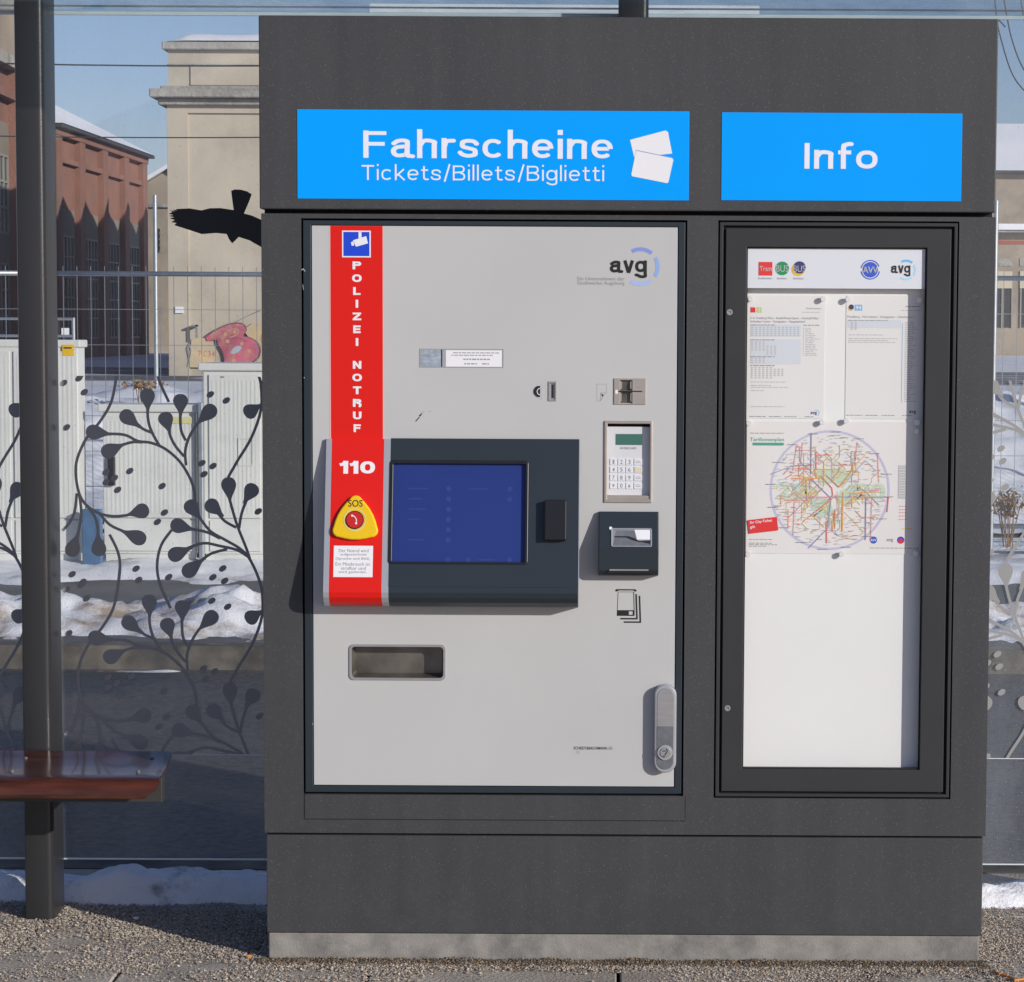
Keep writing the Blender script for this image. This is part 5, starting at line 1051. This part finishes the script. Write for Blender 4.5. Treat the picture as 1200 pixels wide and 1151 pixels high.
# low building on the right
dr_ = 150; Yr = dr_ - D
rb = thing('low_workshop', (12, Yr + 6, 0), 'low tan building with deep snow roof and red band at the right edge', 'building')
gq = lambda x0, y0, x1, y1: wr(x0, y0, x1, y1, Yr)
xa, xb = U(1120, 250, Yr).x, U(1500, 250, Yr).x
zz_ = lambda y: -U(1180, y, Yr).z
MB().box(TW(Yr), (xa, zz_(203), xb, .3), 0, -14).build('wall', tanw, rb)
b = MB(); ro = W(1180, 145, dr_ + 7).z; P = [(xa - .5, Yr - .7, -zz_(201)), (xb, Yr - .7, -zz_(201)), (xb, Yr + 7, ro), (xa - .5, Yr + 7, ro), (xa - .5, Yr + 14.6, -zz_(201)), (xb, Yr + 14.6, -zz_(201))]
b.add(P, [(0, 1, 2, 3), (3, 2, 5, 4), (0, 3, 4), (1, 5, 2), (0, 4, 5, 1)]); b.build('snowy_roof', roofsnow, rb)
MB().box(TW(Yr), (xa - .5, zz_(203.5), xb, zz_(200.6)), .75, .05).build('gutter', 'darkmetal', rb)
MB().box(TW(Yr), (xa, zz_(263), xb, zz_(270)), .9, 0).build('canopy_snow', roofsnow, rb)
MB().box(TW(Yr), (xa, zz_(271), xb, zz_(273)), .9, 0).build('canopy', corn_m, rb)
MB().box(TW(Yr), (xa, zz_(282), xb, zz_(286.5)), .03, 0).build('red_band', mat('red_band', (.36, .08, .06), .8), rb)
for k in range(5):
    x0 = 1150 + k * 45; q = gq(x0, 318, x0 + 36, 384); MB().box(TW(Yr), gq(x0, 303, x0 + 36, 312), .05, 0).build('sill', corn_m, rb); w_ = MB().box(TW(Yr), q, .02, 0).build('window', pane_d, rb)
    MB().box(TW(Yr), gq(x0, 318, x0 + 36, 338), .12, .021).build('window_head', mat('cream_blind', (.55, .48, .34), .8) if k == 0 else bpy.data.materials['cream_blind'], w_)
    for j in range(4): MB().box(TW(Yr), gq(x0 + j * 11.6, 338, x0 + 1.6 + j * 11.6, 384), .10, .021).build('window_bar', wframe, w_)

# ================================================================== TREES, WIRES
bark = mat('bark', (.09, .07, .055), .9, 0, .2, 3)
wh = thing('gabled_shadow_caster', (-12, 100, 0), 'unseen tall warehouse with a row of snowy gables, added behind the cabinet to shade the brick hall', 'building')  # unseen building added to cast the peaked shadow on the brick hall
TG_ = lambda u, v, d: Vector((d, u, -v))
y_, pw = 90.2, 4.62; eav, rid = 10.9, 12.8
prof_ = [(y_, 0.3)]; rid_pts = []
for i in range(6): prof_ += [(y_ + i * pw, -eav), (y_ + i * pw + pw / 2, -rid)]; rid_pts.append((y_ + i * pw, y_ + i * pw + pw / 2, y_ + (i + 1) * pw))
prof_ += [(y_ + 6 * pw, -eav), (y_ + 6 * pw, .3)]
MB().prism(TG_, prof_, -15, -9).build('wall', brick_m, wh)
for a0, a1, a2 in rid_pts:
    MB().prism(TG_, [(a0, -eav - .02), (a1, -rid - .02), (a2, -eav - .02), (a1, -rid - .22)], -15.2, -8.8).build('snowy_roof', roofsnow, wh)
# bare trees at the end of the street, haze put into the pale twig colour
hz = mat('bare_twigs_hazed', (.20, .21, .23), .9); hz2 = mat('bare_twigs', (.07, .06, .06), .9)
def bare(x, y, h, sp, lab, m, seed, r0=.16, lvls=5, hang=0):
    rb_ = random.Random(seed); t = thing('bare_tree', (x, y, 0), lab, 'tree'); b = MB(); tw = MB()
    def grow(p, d_, L_, r_, k):
        q_ = p + d_ * L_; (b if k < 2 else tw).tube(p, q_, r_, n=5 if k < 3 else 3, r2=r_ * .62)
        if k >= lvls: return
        for _ in range(rb_.choice((2, 3, 3)) if k else 5):
            nd = (d_ + Vector((rb_.uniform(-1, 1), rb_.uniform(-1, 1), rb_.uniform(-.5, .8) - hang * k)) * sp).normalized(); grow(p + d_ * L_ * rb_.uniform(.55, 1), nd, L_ * rb_.uniform(.58, .8), r_ * .58, k + 1)
    grow(Vector((x, y, -.1)), Vector((0, 0, 1)), h * .36, r0, 0)
    b.build('trunk', m, t); tw.build('twigs', m, t, kind='stuff', recalc=False)
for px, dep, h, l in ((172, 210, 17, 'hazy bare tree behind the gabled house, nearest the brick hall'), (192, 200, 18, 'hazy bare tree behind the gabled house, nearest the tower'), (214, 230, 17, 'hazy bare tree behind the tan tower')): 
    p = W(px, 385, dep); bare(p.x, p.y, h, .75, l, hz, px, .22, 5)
# drooping twigs at the top right: a weeping bare tree just outside the picture
wt = thing('weeping_tree', (6.6, 13, 0), 'bare weeping tree whose thin hanging twigs show in the top right corner', 'tree')
MB().tube((6.6, 13, -.1), (6.4, 13, 5.6), .14, n=8, r2=.06).build('trunk', bark, wt)
Yk = 9.0
tw = MB(); T9 = TA(1190, 60, Yk)
for pts in ([(1168, -60), (1178, 20), (1183, 48), (1192, 74), (1204, 92), (1222, 104)], [(1163, -50), (1166, 20), (1171, 50), (1180, 80), (1190, 98), (1206, 114)], [(1190, -60), (1196, 10), (1199, 30), (1206, 60)], [(1168, 25), (1176, 34)]):
    s_ = [T9(u, v, .1 * math.sin(v * .02)) for u, v in spline(pts, 4)]
    for a_, c_ in zip(s_, s_[1:]): tw.tube(a_, c_, .0045, n=5)
tw.tube(T9(1160, -60, 0), (6.4, 13, 5.5), .03, n=6); tw.tube(T9(1160, -60, 0), T9(1192, -60, 0), .02, n=6)
tw.build('hanging_twigs', hz2, wt, kind='stuff')
def cable(y0, y1, dep, label, r_=.012):
    A, B_ = W(-400, y0, dep), W(900, y1, dep); b = MB(); n = 16
    for i in range(n):
        f_ = lambda t: Vector((A.x + (B_.x - A.x) * t, A.y, A.z + (B_.z - A.z) * t - .25 * 4 * t * (1 - t) + .22))
        b.tube(f_(i / n), f_((i + 1) / n), r_, n=5)
    tag(b.build('overhead_wire', 'darkmetal'), label, 'wire', 'overhead wires')
cable(75, 75, 34, 'upper overhead wire crossing the sky left of the tower'); cable(161, 158, 44, 'lower overhead wire just above the brick hall roof', .012)

# dry brown weeds sticking out of the snow
weedm = mat('dry_leaves', (.22, .13, .06), .85, 0, .35, 12)
def weeds(px, py, dep, w_, h_, n, lab, seed):
    p = W(px, py, dep); r_ = random.Random(seed); t = thing('dry_weeds', (p.x, p.y, p.z - h_ * .6), lab, 'weeds'); b = MB(); P = []; f_ = []
    st_ = MB()
    for i in range(14): a = r_.uniform(-w_, w_) * .6; st_.tube((p.x + a * .4, p.y + r_.uniform(-.1, .1), p.z - h_ - .2), (p.x + a, p.y + r_.uniform(-.1, .1), p.z + r_.uniform(-.5, .6) * h_), .004, n=4)
    st_.build('stems', weedm, t, kind='stuff')
    for i in range(n):
        c_ = Vector((p.x + r_.gauss(0, .42) * w_, p.y + r_.gauss(0, .1), p.z + r_.gauss(0, .42) * h_)); o = len(P)
        for k in range(3): P.append(tuple(c_ + Vector((r_.uniform(-1, 1), r_.uniform(-1, 1), r_.uniform(-1, 1))) * .03))
        f_.append((o, o + 1, o + 2))
    b.add(P, f_); b.build('leaves', weedm, t, kind='stuff', recalc=False)
weeds(1182, 590, 15.6, .11, .10, 200, 'brown dry weeds in the snow right of the info case', 1)
#weeds(111, 523, 16.2, .04, .07, 90, 'brown dry weeds between the tall and the low utility cabinets', 2)
weeds(166, 451, 20.6, .16, .05, 160, 'brown dry weeds on top of the large snow pile behind the fence', 3)

# thin remnant of snow in the gutter at the foot of the far kerb
def guth(x, y): return -.150 + .06 * max(0, min(1, fbm(x, y * 2, .8) * 1.6 + .35)) * math.exp(-((y - 5.70) / .07) ** 2) * (1 if x < 0 else .9)
tag(heap('gutter_snow', -9, 5, 5.55, 5.75, guth, 500, 12, snow_mat('snow_gutter', .50, .65)), 'broken thin line of snow at the foot of the far kerb', 'snow')['kind'] = 'stuff'
